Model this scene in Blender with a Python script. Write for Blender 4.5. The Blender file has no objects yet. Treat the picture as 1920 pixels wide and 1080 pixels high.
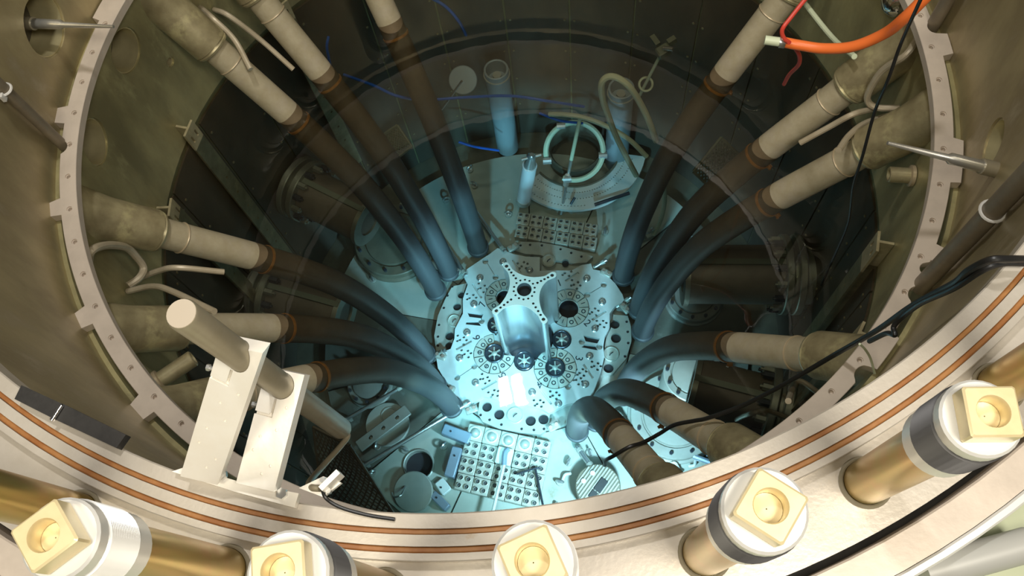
import bpy, bmesh, math, random
from mathutils import Vector, Matrix
random.seed(7)
C = bpy.context.scene.collection
SC = bpy.context.scene
PI = math.pi
# ------------------------------------------------------------------ camera, world, lights, exposure
F, DCAM, HCAM = 1625.97, 2.0400, 2.8515
PITCH, YAW, ROLL = 0.3919, -0.014538, -0.166672
_f = Vector((0, math.sin(PITCH), -math.cos(PITCH))); _u = Vector((0, math.cos(PITCH), math.sin(PITCH))); _r = Vector((1, 0, 0))
_f, _r = _f*math.cos(YAW)+_r*math.sin(YAW), _r*math.cos(YAW)-_f*math.sin(YAW)
_r, _u = _r*math.cos(ROLL)+_u*math.sin(ROLL), _u*math.cos(ROLL)-_r*math.sin(ROLL)
CAM = Vector((0, -DCAM, HCAM))
cd = bpy.data.cameras.new('camera'); cam = bpy.data.objects.new('camera', cd); C.objects.link(cam)
cd.sensor_width = 36; cd.lens = F*36/1920; cd.clip_start = .02
cam.matrix_world = Matrix(((_r.x, _u.x, -_f.x, CAM.x), (_r.y, _u.y, -_f.y, CAM.y), (_r.z, _u.z, -_f.z, CAM.z), (0, 0, 0, 1)))
SC.camera = cam
SC.view_settings.view_transform = 'Standard'; SC.view_settings.look = 'None'
SC.view_settings.gamma = 1; SC.view_settings.use_curve_mapping = False
SC.view_settings.exposure = 0.0
SC.cycles.transparent_max_bounces = 16
SC.cycles.max_bounces = 6
SC.cycles.use_denoising = True
w = bpy.data.worlds.new('room'); SC.world = w; w.use_nodes = True
w.node_tree.nodes['Background'].inputs[0].default_value = (1.0, .88, .74, 1)
w.node_tree.nodes['Background'].inputs[1].default_value = .08

def light(name, kind, loc, energy, color, size=None, sizey=None, target=None, spot=None, blend=.5):
    l = bpy.data.lights.new(name, kind); l.energy = energy; l.color = color
    o = bpy.data.objects.new(name, l); C.objects.link(o); o.location = loc
    if kind == 'AREA':
        l.shape = 'RECTANGLE'; l.size = size; l.size_y = sizey or size
    elif size is not None: l.shadow_soft_size = size
    if spot: l.spot_size = math.radians(spot); l.spot_blend = blend
    if target: o.rotation_euler = (Vector(target)-Vector(loc)).to_track_quat('-Z', 'Y').to_euler()
    return o
# the hall's ceiling lamps (two tubes of the crane lamp mirror in the water) and the underwater lamps, the last two added to brighten the core
light('ceiling_tube_light', 'AREA', (-.48, 1.02, 6), 75, (1, .97, .92), .15, .40)
light('ceiling_tube_light', 'AREA', (-.28, 1.00, 6), 75, (1, .97, .92), .15, .40)
light('hall_light', 'AREA', (1.3, -2.9, 5.0), 168, (1, .93, .80), 1.3, .9, (0.3, -1.0, 0))
light('hall_light', 'AREA', (-1.6, -2.7, 5.6), 125, (1, .92, .74), 1.3, .9, (-.3, 0, -.5))
light('underwater_or_added_light', 'SPOT', (.34, -1.55, -1.95), 400, (.46, .76, 1.0), .07, target=(.2, -.45, -3.1), spot=100, blend=.6)
light('underwater_or_added_light', 'SPOT', (-.55, -1.50, -2.05), 25, (.42, .86, .95), .07, target=(-.45, -.4, -3.1), spot=100, blend=.6)
light('underwater_or_added_light', 'SPOT', (-.62, -1.50, -1.20), 370, (.31, .73, .96), .07, target=(0, .15, -2.95), spot=54, blend=.5)  # added, unseen lamp under the near rim, brightens the core
light('underwater_or_added_light', 'SPOT', (.06, -1.62, -1.20), 440, (.31, .73, .96), .07, target=(0, .15, -2.95), spot=54, blend=.5)  # second added core lamp, softens the housing's shadow

# ------------------------------------------------------------------ helpers
def ray(px, py):
    return _r*((px-960)/F) - _u*((py-540)/F) + _f
def P(px, py, z):
    """the point of the level z seen at the photograph's pixel"""
    d = ray(px, py); return CAM + d*((z-CAM.z)/d.z)
def PC(px, py, R):
    """the point of the vessel's cylinder of radius R (inside face)"""
    d = ray(px, py); a = d.x**2+d.y**2; b = 2*(CAM.x*d.x+CAM.y*d.y); c = CAM.x**2+CAM.y**2-R*R
    t = (-b+math.sqrt(max(0, b*b-4*a*c)))/(2*a); return CAM+d*t
def az(v): return math.atan2(v.y, v.x)
def pol(r, a, z): return Vector((r*math.cos(a), r*math.sin(a), z))
R_ = math.radians

def thing(name, label, cat, loc=(0, 0, 0), rotz=0, group=None):
    o = bpy.data.objects.new(name, None); C.objects.link(o); o.empty_display_size = .05
    o.location = loc; o.rotation_euler = (0, 0, rotz); o['label'] = label; o['category'] = cat
    if group: o['group'] = group
    return o
def tag(o, label, cat, group=None):
    o['label'] = label; o['category'] = cat
    if group: o['group'] = group
    return o
def smooth(pts, n=8):
    pts = [Vector(p) for p in pts]; out = []
    q = [pts[0]*2-pts[1]]+pts+[pts[-1]*2-pts[-2]]
    for i in range(1, len(q)-2):
        a, b, c, d = q[i-1:i+3]
        for k in range(n):
            t = k/n
            out.append(.5*((2*b)+(c-a)*t+(2*a-5*b+4*c-d)*t*t+(3*b-a-3*c+d)*t**3))
    out.append(pts[-1]); return out
def frame(d):
    d = Vector(d).normalized(); a = Vector((0, 0, 1)) if abs(d.z) < .95 else Vector((1, 0, 0))
    x = a.cross(d).normalized(); return x, d.cross(x), d
class MB:
    def __init__(s): s.v = []; s.f = []
    def add(s, vs, fs):
        n = len(s.v); s.v += [Vector(v) for v in vs]; s.f += [tuple(i+n for i in f) for f in fs]; return s
    def tube(s, path, r, n=12, caps=True):
        path = [Vector(p) for p in path]; m = len(path); rs = r if isinstance(r, (list, tuple)) else [r]*m
        t = (path[1]-path[0]).normalized(); x, y, _ = frame(t); vs = []
        for i, p in enumerate(path):
            if 0 < i < m-1:
                t2 = ((path[i+1]-p).normalized()+(p-path[i-1]).normalized())
                t2 = t2.normalized() if t2.length > 1e-6 else t
            else: t2 = (path[i]-path[i-1]).normalized() if i else t
            q = t.rotation_difference(t2); x = q @ x; y = q @ y; t = t2
            for k in range(n):
                a = 2*PI*k/n; vs.append(p+(x*math.cos(a)+y*math.sin(a))*rs[i])
        fs = [(i*n+k, i*n+(k+1) % n, (i+1)*n+(k+1) % n, (i+1)*n+k) for i in range(m-1) for k in range(n)]
        if caps: fs += [tuple(range(n-1, -1, -1)), tuple((m-1)*n+k for k in range(n))]
        return s.add(vs, fs)
    def lathe(s, prof, n=32, o=(0, 0, 0), d=(0, 0, 1), closed=False, a0=0, a1=2*PI):
        """revolve (r, h) points about d through o; closed joins last to first"""
        x, y, z = frame(d); o = Vector(o); full = abs(a1-a0-2*PI) < 1e-6; m = len(prof); vs = []
        if tuple(d) == (0, 0, 1): x, y = Vector((1, 0, 0)), Vector((0, 1, 0))
        na = n if full else n+1
        for k in range(na):
            a = a0+(a1-a0)*k/n
            for (r, h) in prof: vs.append(o+(x*math.cos(a)+y*math.sin(a))*r+z*h)
        fs = []
        for k in range(n):
            k2 = (k+1) % na
            for i in range(m if closed else m-1):
                j = (i+1) % m; fs.append((k*m+i, k2*m+i, k2*m+j, k*m+j))
        if not full and closed: fs += [tuple(range(m)), tuple((na-1)*m+i for i in range(m-1, -1, -1))]
        return s.add(vs, fs)
    def cyl(s, a, b, r, n=24, r2=None, caps=True): return s.tube([a, b], [r, r2 if r2 is not None else r], n, caps)
    def box(s, c, dims, X=(1, 0, 0), Y=(0, 1, 0), bev=0):
        X = Vector(X).normalized(); Z = X.cross(Vector(Y)).normalized(); Y = Z.cross(X); c = Vector(c); h = [k/2 for k in dims]
        if not bev:
            vs = [c+X*h[0]*i+Y*h[1]*j+Z*h[2]*k for i in (-1, 1) for j in (-1, 1) for k in (-1, 1)]
            return s.add(vs, [(0, 1, 3, 2), (4, 6, 7, 5), (0, 4, 5, 1), (2, 3, 7, 6), (0, 2, 6, 4), (1, 5, 7, 3)])
        b = min(bev, *[k*.9 for k in h]); vs = []
        ring = lambda e: [(-h[0]+e, -h[1]), (h[0]-e, -h[1]), (h[0], -h[1]+e), (h[0], h[1]-e), (h[0]-e, h[1]), (-h[0]+e, h[1]), (-h[0], h[1]-e), (-h[0], -h[1]+e)]
        r1 = ring(b); sc = [(1-b/h[0], 1-b/h[1])]
        for zz, k in ((-h[2], 1), (-h[2]+b, 0), (h[2]-b, 0), (h[2], 1)):
            for (x, y) in r1:
                if k: x, y = x*(1-b/h[0]), y*(1-b/h[1])
                vs.append(c+X*x+Y*y+Z*zz)
        fs = [tuple(range(7, -1, -1)), tuple(range(24, 32))]
        for l in range(3):
            for k in range(8): fs.append((l*8+k, l*8+(k+1) % 8, l*8+8+(k+1) % 8, l*8+8+k))
        return s.add(vs, fs)
    def prism(s, poly, z0, z1):
        n = len(poly); ar = sum(poly[i][0]*poly[(i+1) % n][1]-poly[(i+1) % n][0]*poly[i][1] for i in range(n))
        if ar < 0: poly = poly[::-1]
        vs = [(p[0], p[1], z0) for p in poly]+[(p[0], p[1], z1) for p in poly]
        return s.add(vs, [tuple(range(n-1, -1, -1)), tuple(range(n, 2*n))]+[(i, (i+1) % n, n+(i+1) % n, n+i) for i in range(n)])
    def torus(s, o, d, R, r, n=32, m=8, a0=0, a1=2*PI):
        x, y, z = frame(d); o = Vector(o)
        pts = [o+(x*math.cos(a0+(a1-a0)*k/n)+y*math.sin(a0+(a1-a0)*k/n))*R for k in range(n+1)]
        if abs(a1-a0-2*PI) < 1e-6:
            vs = []
            for k in range(n):
                a = 2*PI*k/n; e = x*math.cos(a)+y*math.sin(a)
                for j in range(m):
                    b = 2*PI*j/m; vs.append(o+e*(R+r*math.cos(b))+z*r*math.sin(b))
            return s.add(vs, [(k*m+j, ((k+1) % n)*m+j, ((k+1) % n)*m+(j+1) % m, k*m+(j+1) % m) for k in range(n) for j in range(m)])
        return s.tube(pts, r, m)
    def dome(s, o, r, h, n=20, d=(0, 0, 1)):
        return s.lathe([(r*math.cos(t*PI/12), h*math.sin(t*PI/12)) for t in range(6)]+[(r*.001, h)], n, o, d)
    def build(s, name, m, parent=None, ang=35, label=None):
        off = Vector((0, 0, 0)) if parent is None else (Vector(parent.location) if parent.type == 'EMPTY' else Vector(parent.get('_off', (0, 0, 0))))
        # parts of parts share the root's offset
        if parent is not None and parent.type != 'EMPTY':
            q = parent
            while q.parent: q = q.parent
            off = Vector(q.location) if q.type == 'EMPTY' else Vector((0, 0, 0))
        me = bpy.data.meshes.new(name); me.from_pydata([tuple(v-off) for v in s.v], [], s.f); me.update()
        bm = bmesh.new(); bm.from_mesh(me); bmesh.ops.recalc_face_normals(bm, faces=bm.faces); bm.to_mesh(me); bm.free()
        me.shade_smooth(); me.set_sharp_from_angle(angle=R_(ang))
        o = bpy.data.objects.new(name, me); C.objects.link(o)
        if m: me.materials.append(m)
        if parent is not None: o.parent = parent
        if label: o['label'] = label
        return o
def carve(o, mb, ang=35):
    """cut the cutter's solids out of the mesh for good"""
    off = Vector((0, 0, 0)); q = o
    while q.parent: q = q.parent
    if q is not o and q.type == 'EMPTY': off = Vector(q.location)
    me = bpy.data.meshes.new('cutter'); me.from_pydata([tuple(v-off) for v in mb.v], [], mb.f)
    bm = bmesh.new(); bm.from_mesh(me); bmesh.ops.recalc_face_normals(bm, faces=bm.faces); bm.to_mesh(me); bm.free()
    p, o.parent = o.parent, None
    c = bpy.data.objects.new('cutter', me); C.objects.link(c)
    md = o.modifiers.new('cut', 'BOOLEAN'); md.object = c; md.operation = 'DIFFERENCE'; md.solver = 'EXACT'; md.use_self = True
    dg = bpy.context.evaluated_depsgraph_get(); dg.update()
    new = bpy.data.meshes.new_from_object(o.evaluated_get(dg)); o.modifiers.clear(); o.data = new
    new.shade_smooth(); new.set_sharp_from_angle(angle=R_(ang))
    bpy.data.objects.remove(c); o.parent = p
def dup(root, loc, rotz, label=None):
    r = root.copy(); C.objects.link(r); r.location = loc; r.rotation_euler = (0, 0, rotz)
    if label: r['label'] = label
    for ch in list(root.children):
        c = ch.copy(); C.objects.link(c); c.parent = r
        for g in ch.children:
            d = g.copy(); C.objects.link(d); d.parent = c
    return r
# ------------------------------------------------------------------ materials
def mat(name, col, metal=0., rough=.5, col2=None, scale=6., thr=(.35, .65), stretch=(1, 1, 1), bump=0., bscale=60., col3=None, s3=2., t3=(.55, .7), rvar=.0, spec=.5, trans=None):
    m = bpy.data.materials.new(name); m.use_nodes = True; nt = m.node_tree; N, L = nt.nodes, nt.links
    b = N['Principled BSDF']; b.inputs['Metallic'].default_value = metal; b.inputs['Roughness'].default_value = rough
    b.inputs['Base Color'].default_value = (*col, 1); b.inputs['Specular IOR Level'].default_value = spec
    tc = N.new('ShaderNodeTexCoord'); mp = N.new('ShaderNodeMapping'); mp.inputs['Scale'].default_value = stretch
    L.new(tc.outputs['Object'], mp.inputs['Vector'])
    if col2 is not None:
        n = N.new('ShaderNodeTexNoise'); n.inputs['Scale'].default_value = scale; n.inputs['Detail'].default_value = 6; n.inputs['Roughness'].default_value = .6
        L.new(mp.outputs[0], n.inputs['Vector'])
        r = N.new('ShaderNodeMapRange'); r.inputs[1].default_value, r.inputs[2].default_value = thr; L.new(n.outputs[0], r.inputs[0])
        mx = N.new('ShaderNodeMix'); mx.data_type = 'RGBA'; mx.inputs[6].default_value = (*col, 1); mx.inputs[7].default_value = (*col2, 1)
        L.new(r.outputs[0], mx.inputs[0]); out = mx.outputs[2]
        if col3 is not None:
            n3 = N.new('ShaderNodeTexNoise'); n3.inputs['Scale'].default_value = s3; n3.inputs['Detail'].default_value = 8; n3.inputs['Roughness'].default_value = .65
            L.new(mp.outputs[0], n3.inputs['Vector'])
            r3 = N.new('ShaderNodeMapRange'); r3.inputs[1].default_value, r3.inputs[2].default_value = t3; L.new(n3.outputs[0], r3.inputs[0])
            m3 = N.new('ShaderNodeMix'); m3.data_type = 'RGBA'; L.new(out, m3.inputs[6]); m3.inputs[7].default_value = (*col3, 1)
            L.new(r3.outputs[0], m3.inputs[0]); out = m3.outputs[2]
        L.new(out, b.inputs['Base Color'])
        if rvar:
            rr = N.new('ShaderNodeMapRange'); rr.inputs[3].default_value = rough-rvar; rr.inputs[4].default_value = rough+rvar
            L.new(n.outputs[0], rr.inputs[0]); L.new(rr.outputs[0], b.inputs['Roughness'])
    if bump:
        nb = N.new('ShaderNodeTexNoise'); nb.inputs['Scale'].default_value = bscale; nb.inputs['Detail'].default_value = 4
        L.new(mp.outputs[0], nb.inputs['Vector'])
        bp = N.new('ShaderNodeBump'); bp.inputs['Strength'].default_value = bump; bp.inputs['Distance'].default_value = .004
        L.new(nb.outputs[0], bp.inputs['Height']); L.new(bp.outputs[0], b.inputs['Normal'])
    return m
M = dict(
 wall_up=mat('wall_steel', (.44, .37, .205), .45, .40, (.26, .21, .115), 3.5, (.36, .64), (1, 1, .45), .12, 40, (.44, .38, .26), 7, (.56, .74), .08),
 wall_lo=mat('wall_stained_steel', (.42, .375, .19), .4, .42, (.24, .215, .11), 4, (.36, .64), (1, 1, .4), .12, 40, (.46, .42, .22), 6, (.57, .70), .08),
 flange=mat('flange_steel', (.60, .55, .48), .35, .36, (.50, .45, .38), 9, (.35, .7), (1, 1, 1), .1, 90, (.50, .38, .25), 14, (.66, .8), .06),
 gasket=mat('gasket_brown', (.27, .105, .03), .1, .45, (.38, .18, .06), 14, (.4, .65)),
 ring=mat('ring_steel', (.60, .52, .44), .25, .45, (.52, .45, .38), 10, bump=.08),
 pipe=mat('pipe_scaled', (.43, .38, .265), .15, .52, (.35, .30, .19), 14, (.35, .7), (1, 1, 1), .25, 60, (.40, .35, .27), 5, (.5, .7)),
 pipe_stain_dim=mat('pipe_deposit_dimmed', (.17, .125, .07), .1, .5, (.12, .088, .048), 9, (.3, .7), (1, 1, 1), .2, 60),  # brown deposit and the dimness under water, both in the colour
 boss=mat('boss_steel', (.42, .37, .22), .4, .38, (.26, .22, .125), 9, (.35, .65), (1, 1, 1), .12, 60, (.52, .47, .26), 8, (.55, .70)),
 weld=mat('weld_tan', (.42, .34, .22), .3, .4),
 rust=mat('rusty_clamp', (.34, .14, .03), .2, .55, (.45, .22, .06), 30),
 thin=mat('thin_tube', (.47, .41, .30), .25, .42, (.38, .32, .22), 10),
 conduit=mat('conduit_dark', (.21, .175, .12), .2, .5, (.16, .13, .09), 12),
 steel=mat('bright_steel', (.72, .72, .70), .85, .28, (.62, .62, .60), 20, stretch=(1, 1, 3)),
 spider=mat('polished_alu', (.62, .64, .66), .92, .24, (.52, .54, .56), 30, stretch=(1, 1, .05), bump=.1, bscale=80),
 spidertop=mat('alu_top', (.75, .72, .66), .3, .4),
 brass=mat('yellow_brass', (.76, .65, .39), .3, .35, (.70, .57, .32), 20),
 stud=mat('stud_chromate', (.40, .28, .07), .75, .30, (.46, .25, .10), 5, (.4, .65), (1, 1, .6), col3=(.34, .32, .08), s3=3, t3=(.45, .65)),
 thread=mat('thread_dark', (.05, .048, .048), .4, .42),
 sleeve=mat('sleeve_white', (.74, .73, .70), .3, .38),
 bracket=mat('bracket_alu', (.94, .91, .84), .15, .38, (.90, .85, .76), 9, bump=.1, col3=(.60, .48, .34), s3=26, t3=(.68, .8)),
 rod=mat('rod_steel', (.38, .34, .25), .45, .4, (.33, .29, .20), 10, rvar=.05),
 rubber=mat('black_rubber', (.012, .011, .010), 0, .6, (.024, .022, .02), 20, bump=.15),
 cable=mat('black_cable', (.012, .012, .012), 0, .4),
 orange=mat('orange_hose', (.80, .17, .035), 0, .42), red=mat('red_cable', (.55, .05, .03), 0, .45),
 blue=mat('blue_cable', (.02, .12, .55), 0, .4), hose=mat('pale_hose', (.56, .62, .44), 0, .45),
 plate=mat('core_plate_steel', (.68, .72, .70), .15, .42, (.60, .64, .62), 12, bump=.1, rvar=.06),
 plate2=mat('core_ring_steel', (.52, .52, .46), .2, .5, (.45, .45, .40), 12),
 blade=mat('blade_steel', (.58, .58, .50), .2, .45, (.50, .50, .43), 20),
 dark=mat('slot_and_bore_shade', (.02, .02, .024), 0, .6),
 plug=mat('plug_dark_steel', (.05, .06, .075), .6, .25, (.09, .10, .12), 30),
 ink=mat('stamped_ink', (.02, .03, .04), 0, .6),
 floor=mat('floor_plate', (.50, .52, .45), .1, .5, (.42, .45, .38), 5, (.35, .65), bump=.1, bscale=50, col3=(.30, .27, .17), s3=6, t3=(.62, .78)),
 floorshade=mat('floor_plate_shaded', (.17, .165, .13), .1, .5, (.12, .115, .09), 5, (.35, .65), bump=.1, col3=(.26, .27, .23), s3=5, t3=(.6, .75)),  # floor steel with the shade under nozzles and pipes put into its colour
 rack=mat('rack_alu', (.56, .54, .46), .15, .45, (.50, .48, .40), 9, (.35, .65), col3=(.38, .29, .16), s3=12, t3=(.66, .8)),
 cover=mat('cover_steel', (.46, .46, .40), .25, .45, (.40, .40, .34), 8),
 bluebox=mat('blue_grey_metal', (.25, .31, .38), .2, .45), deepgrey=mat('dull_grey_metal', (.30, .30, .26), .2, .5, (.25, .25, .21), 9), deep=mat('nozzle_dark', (.17, .145, .105), .05, .5, (.13, .11, .08), 7),
 liner=mat('liner_panel_brown', (.13, .105, .075), .2, .45, (.09, .075, .055), 4, stretch=(1, 1, .5), bump=.1),
 nozzle=mat('nozzle_steel', (.36, .37, .30), .6, .38, (.28, .29, .23), 6), chrome=mat('chrome', (.85, .86, .88), 1, .08),
 canister=mat('canister_grey', (.34, .40, .42), .1, .5), mesh=mat('mesh_green', (.16, .18, .13), .2, .5),
 panel=mat('panel_dark', (.20, .175, .12), .2, .5, (.15, .13, .09), 8), outer=mat('outer_paint', (.50, .54, .38), .1, .4, (.44, .48, .33), 5), greypipe=mat('pipe_grey_paint', (.40, .40, .38), .1, .4),
 portlit=mat('port_metal_lit', (.62, .55, .32), .55, .30, (.5, .44, .25), 8), portshade=mat('port_shade', (.07, .06, .045), .2, .5), silver=mat('silver_paint', (.80, .82, .84), .35, .28), rodend=mat('cut_end', (.52, .45, .36), .3, .35), white=mat('white_enamel', (.75, .78, .74), 0, .4),
)
# water: tinted clear surface with a mirror share, and an absorbing body
wm = bpy.data.materials.new('pool_water'); wm.use_nodes = True; nt = wm.node_tree; N, L = nt.nodes, nt.links
N.remove(N['Principled BSDF'])
tr = N.new('ShaderNodeBsdfTransparent'); tr.inputs[0].default_value = (.56, .53, .46, 1)
gl = N.new('ShaderNodeBsdfGlossy'); gl.inputs['Roughness'].default_value = .015
fr = N.new('ShaderNodeFresnel'); fr.inputs[0].default_value = 1.45
tc = N.new('ShaderNodeTexCoord'); nz = N.new('ShaderNodeTexNoise'); nz.inputs['Scale'].default_value = 5; nz.inputs['Detail'].default_value = 2
bp = N.new('ShaderNodeBump'); bp.inputs['Strength'].default_value = .016; bp.inputs['Distance'].default_value = .05
L.new(tc.outputs['Object'], nz.inputs['Vector']); L.new(nz.outputs[0], bp.inputs['Height'])
L.new(bp.outputs[0], gl.inputs['Normal']); L.new(bp.outputs[0], fr.inputs['Normal'])
mx = N.new('ShaderNodeMixShader'); L.new(fr.outputs[0], mx.inputs[0]); L.new(tr.outputs[0], mx.inputs[1]); L.new(gl.outputs[0], mx.inputs[2])
L.new(mx.outputs[0], N['Material Output'].inputs['Surface'])
va = N.new('ShaderNodeVolumeAbsorption'); va.inputs[0].default_value = (.42, .84, 1.0, 1); va.inputs[1].default_value = .16
L.new(va.outputs[0], N['Material Output'].inputs['Volume'])
M['water'] = wm
# brown deposit plus underwater dimness in the colour, fading to darker grey towards the foot
nt = M['pipe_stain_dim'].node_tree; N, L = nt.nodes, nt.links; b_ = N['Principled BSDF']
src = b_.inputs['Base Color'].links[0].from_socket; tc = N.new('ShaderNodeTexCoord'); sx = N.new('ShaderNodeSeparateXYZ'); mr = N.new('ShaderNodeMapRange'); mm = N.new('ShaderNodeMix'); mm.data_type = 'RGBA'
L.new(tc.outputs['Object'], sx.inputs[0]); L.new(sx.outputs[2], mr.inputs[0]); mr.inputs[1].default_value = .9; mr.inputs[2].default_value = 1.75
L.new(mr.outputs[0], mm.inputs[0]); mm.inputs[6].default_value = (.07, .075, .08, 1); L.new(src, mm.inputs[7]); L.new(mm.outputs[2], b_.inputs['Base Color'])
# ------------------------------------------------------------------ levels and radii (metres, ring top = 0, vessel axis = origin)
ZF, ZW, ZC, ZFL = 1.010, -.95, -2.945, -3.06
RW, RU = 1.760, 1.776
def structure(o): o['kind'] = 'structure'; return o
# ------------------------------------------------------------------ the vessel
floor = structure(MB().lathe([(.0, -3.30), (1.90, -3.30), (1.90, -3.12), (.0, -3.12)], 64, closed=True).build('floor', M['panel']))
wall_lower = structure(MB().lathe([(RW, -3.3), (RW, -.045), (2.0, -.045), (2.0, -3.3)], 128, closed=True).build('wall_lower', M['wall_lo']))
NP = 26
for k in range(NP):
    a0 = 2*PI*k/NP+.03; a1 = a0+2*PI/NP-.007
    pn = MB().lathe([(RW-.012, -3.115), (RW-.012, -.985), (RW-.009, -.98), (RW+.002, -.98), (RW+.002, -3.115)], 5, (0, 0, 0), (0, 0, 1), True, a0, a1).build('liner_panel', M['liner'], wall_lower)
    b = MB(); e0, e1 = a0+.015, a1-.015
    for j in range(6):
        for A in (e0, e1): b.cyl(pol(RW-.011, A, -1.1-.32*j), pol(RW-.018, A, -1.1-.32*j), .008, 6)
    o = b.build('panel_bolt', M['boss'], pn); o['kind'] = 'stuff'
wall_upper = structure(MB().lathe([(RU, -.045), (RU, .945), (2.0, .945), (2.0, -.045)], 128, closed=True).build('wall_upper', M['wall_up']))
water = structure(MB().lathe([(.002, -3.2), (1.90, -3.2), (1.90, ZW), (.002, ZW)], 96).build('water', M['water']))

# bright flange that closes the top, two gasket grooves
fl = thing('vessel_flange', 'bright steel vessel flange with two brown gasket grooves, in the foreground', 'flange', (0, 0, .90))
MB().lathe([(1.772, .93), (1.772, 1.007), (1.775, 1.010), (1.804, 1.010), (1.804, 1.000), (1.8165, 1.000), (1.8165, 1.010), (1.840, 1.010), (1.840, 1.000), (1.8535, 1.000), (1.8535, 1.010), (1.868, 1.010), (1.870, 1.008), (1.870, .980), (2.028, .980), (2.028, .90), (1.80, .90), (1.80, .93)], 220, closed=True).build('flange_body', M['flange'], fl, 25)
MB().lathe([(1.8045, .999), (1.8045, 1.0045), (1.8075, 1.007), (1.814, 1.007), (1.816, 1.0045), (1.816, .999)], 220, closed=True).build('gasket', M['gasket'], fl)
MB().lathe([(1.8405, .999), (1.8405, 1.0045), (1.8435, 1.007), (1.850, 1.007), (1.853, 1.0045), (1.853, .999)], 220, closed=True).build('gasket', M['gasket'], fl)
trim = structure(MB().lathe([(2.046, .90), (2.046, .983), (2.05, .987), (2.112, .987), (2.112, .90)], 160, closed=True).build('trim_1', M['ring']))
structure(MB().lathe([(2.113, .90), (2.113, .990), (2.117, .994), (2.128, .994), (2.132, .990), (2.132, .90)], 160, closed=True).build('trim_4', M['sleeve']))
trim2 = structure(MB().lathe([(2.0, .86), (3.4, .86), (3.4, .70), (2.0, .70)], 96, closed=True).build('trim_2', M['outer']))
# black gap packing under the gap
structure(MB().lathe([(2.029, .905), (2.0455, .905), (2.0455, .86), (2.029, .86)], 160, closed=True).build('trim_3', M['rubber']))

# perforated support ring with tabs and notches
def deg(px, py, z=0): return math.degrees(az(P(px, py, z)))
tabs = [(deg(118, 215), 1.3, 1.778), (deg(105, 390), 1.2, 1.778), (deg(152, 597), 1.3, 1.778), (deg(272, 757), 1.3, 1.778), (deg(225, 22), 2.0, 1.77),
        (deg(1764, 478), 1.0, 1.778), (deg(1793, 300), 3.0, 1.77), (deg(1766, 78), 2.0, 1.775), (deg(1640, 650), 2.5, 1.76)]
notch = [(deg(124, 274), 1.05), (deg(1748, 50), 1.1), (deg(1751, 510), .9), (deg(1712, 549), 1.1), (deg(1624, 706), 1.2)]
def rout(a):
    r = 1.735
    for c, h, R in tabs:
        if abs((a-c+180) % 360-180) < h: r = R
    for c, h in notch:
        d = (a-c+180) % 360-180
        if abs(d) < h: r = min(r, 1.755-.033*math.sqrt(1-(d/h)**2)-.012)
    return r
NS = 1440; vs = []; fs = []
for k in range(NS):
    a = 360*k/NS; A = R_(a); ro = rout(a)
    for r, z in ((1.668, -.04), (1.668, -.002), (1.670, 0), (ro-.002, 0), (ro, -.002), (ro, -.04)):
        vs.append(pol(r, A, z))
    k2 = (k+1) % NS
    for i in range(6): fs.append((k*6+i, k2*6+i, k2*6+(i+1) % 6, k*6+(i+1) % 6))
sr = thing('support_ring', 'flat steel ring with drilled holes and tabs around the vessel wall above the water', 'ring', (0, 0, -.04))
ring = MB().add(vs, fs).build('ring_plate', M['ring'], sr)
cut = MB(); hs = [157.6+5.02*k for k in range(14)]+[-5.5-5.09*k for k in range(-4, 14)]
for h in hs: cut.cyl(pol(1.70, R_(h), -.02), pol(1.70, R_(h), .02), .0085, 10)
for h in hs: cut.cyl(pol(1.70, R_(h), -.005), pol(1.70, R_(h), .02), .0115, 10)
carve(ring, cut)

# ------------------------------------------------------------------ twelve coolant pipes, one profile
PROF = [(1.757, -.31), (1.70, -.385), (1.60, -.52), (1.50, -.67), (1.31, -.945), (1.15, -1.205), (1.00, -1.53), (.885, -1.98), (.82, -2.36), (.785, -2.70), (.775, -2.93)]
path = [Vector((r, 0, z)) for r, z in PROF]; sp = smooth(path, 6)
pr = thing('coolant_pipe', '', 'pipe', (.775, 0, -2.93), 0, 'coolant pipes from the vessel wall down to the core')
wi = min(range(len(sp)), key=lambda i: abs(sp[i].z-(ZW-.005)))
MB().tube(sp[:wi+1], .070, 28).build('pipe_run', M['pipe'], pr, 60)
MB().tube(sp[wi:], .0697, 28).build('stained_dim_run', M['pipe_stain_dim'], pr, 60, 'brown stained length of pipe with underwater dimness in its colour')
bp_ = smooth([Vector((1.86, 0, -.16))]+path[:4], 6); bp_ = bp_[:19]
MB().tube(bp_, [.098+.030*max(0, 1-k/12)**2 for k in range(len(bp_))], 28).build('wall_boss', M['boss'], pr, 50)
def along(r):
    for i in range(len(sp)-1):
        if sp[i].x >= r >= sp[i+1].x:
            t = (sp[i].x-r)/(sp[i].x-sp[i+1].x+1e-9); return sp[i].lerp(sp[i+1], t), (sp[i+1]-sp[i]).normalized()
p_, d_ = along(1.525); MB().torus(p_, d_, .0705, .0045, 28, 6).build('weld_ring', M['weld'], pr)
p_, d_ = along(1.593); MB().torus(p_, d_, .078, .016, 28, 8).build('weld_ring', M['boss'], pr)
p_, d_ = along(1.262)
cl = MB().lathe([(.0705, -.007), (.0745, -.007), (.0745, .007), (.0705, .007)], 28, p_, d_, closed=True).build('hose_clamp', M['rust'], pr)
x_, y_, _ = frame(d_); q_ = p_+x_*.050+y_*(-.058)
MB().box(q_, (.03, .02, .018), x_*.75-y_*.65, d_).cyl(q_-x_*.022, q_+x_*.022, .007, 8).build('clamp_bolt', M['rust'], cl)
MB().lathe([(.070, -.02), (.080, -.02), (.080, .012), (.070, .018)], 28, (.775, 0, -2.93), (0, 0, 1), closed=True).build('foot_collar', M['pipe_stain_dim'], pr)
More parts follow.
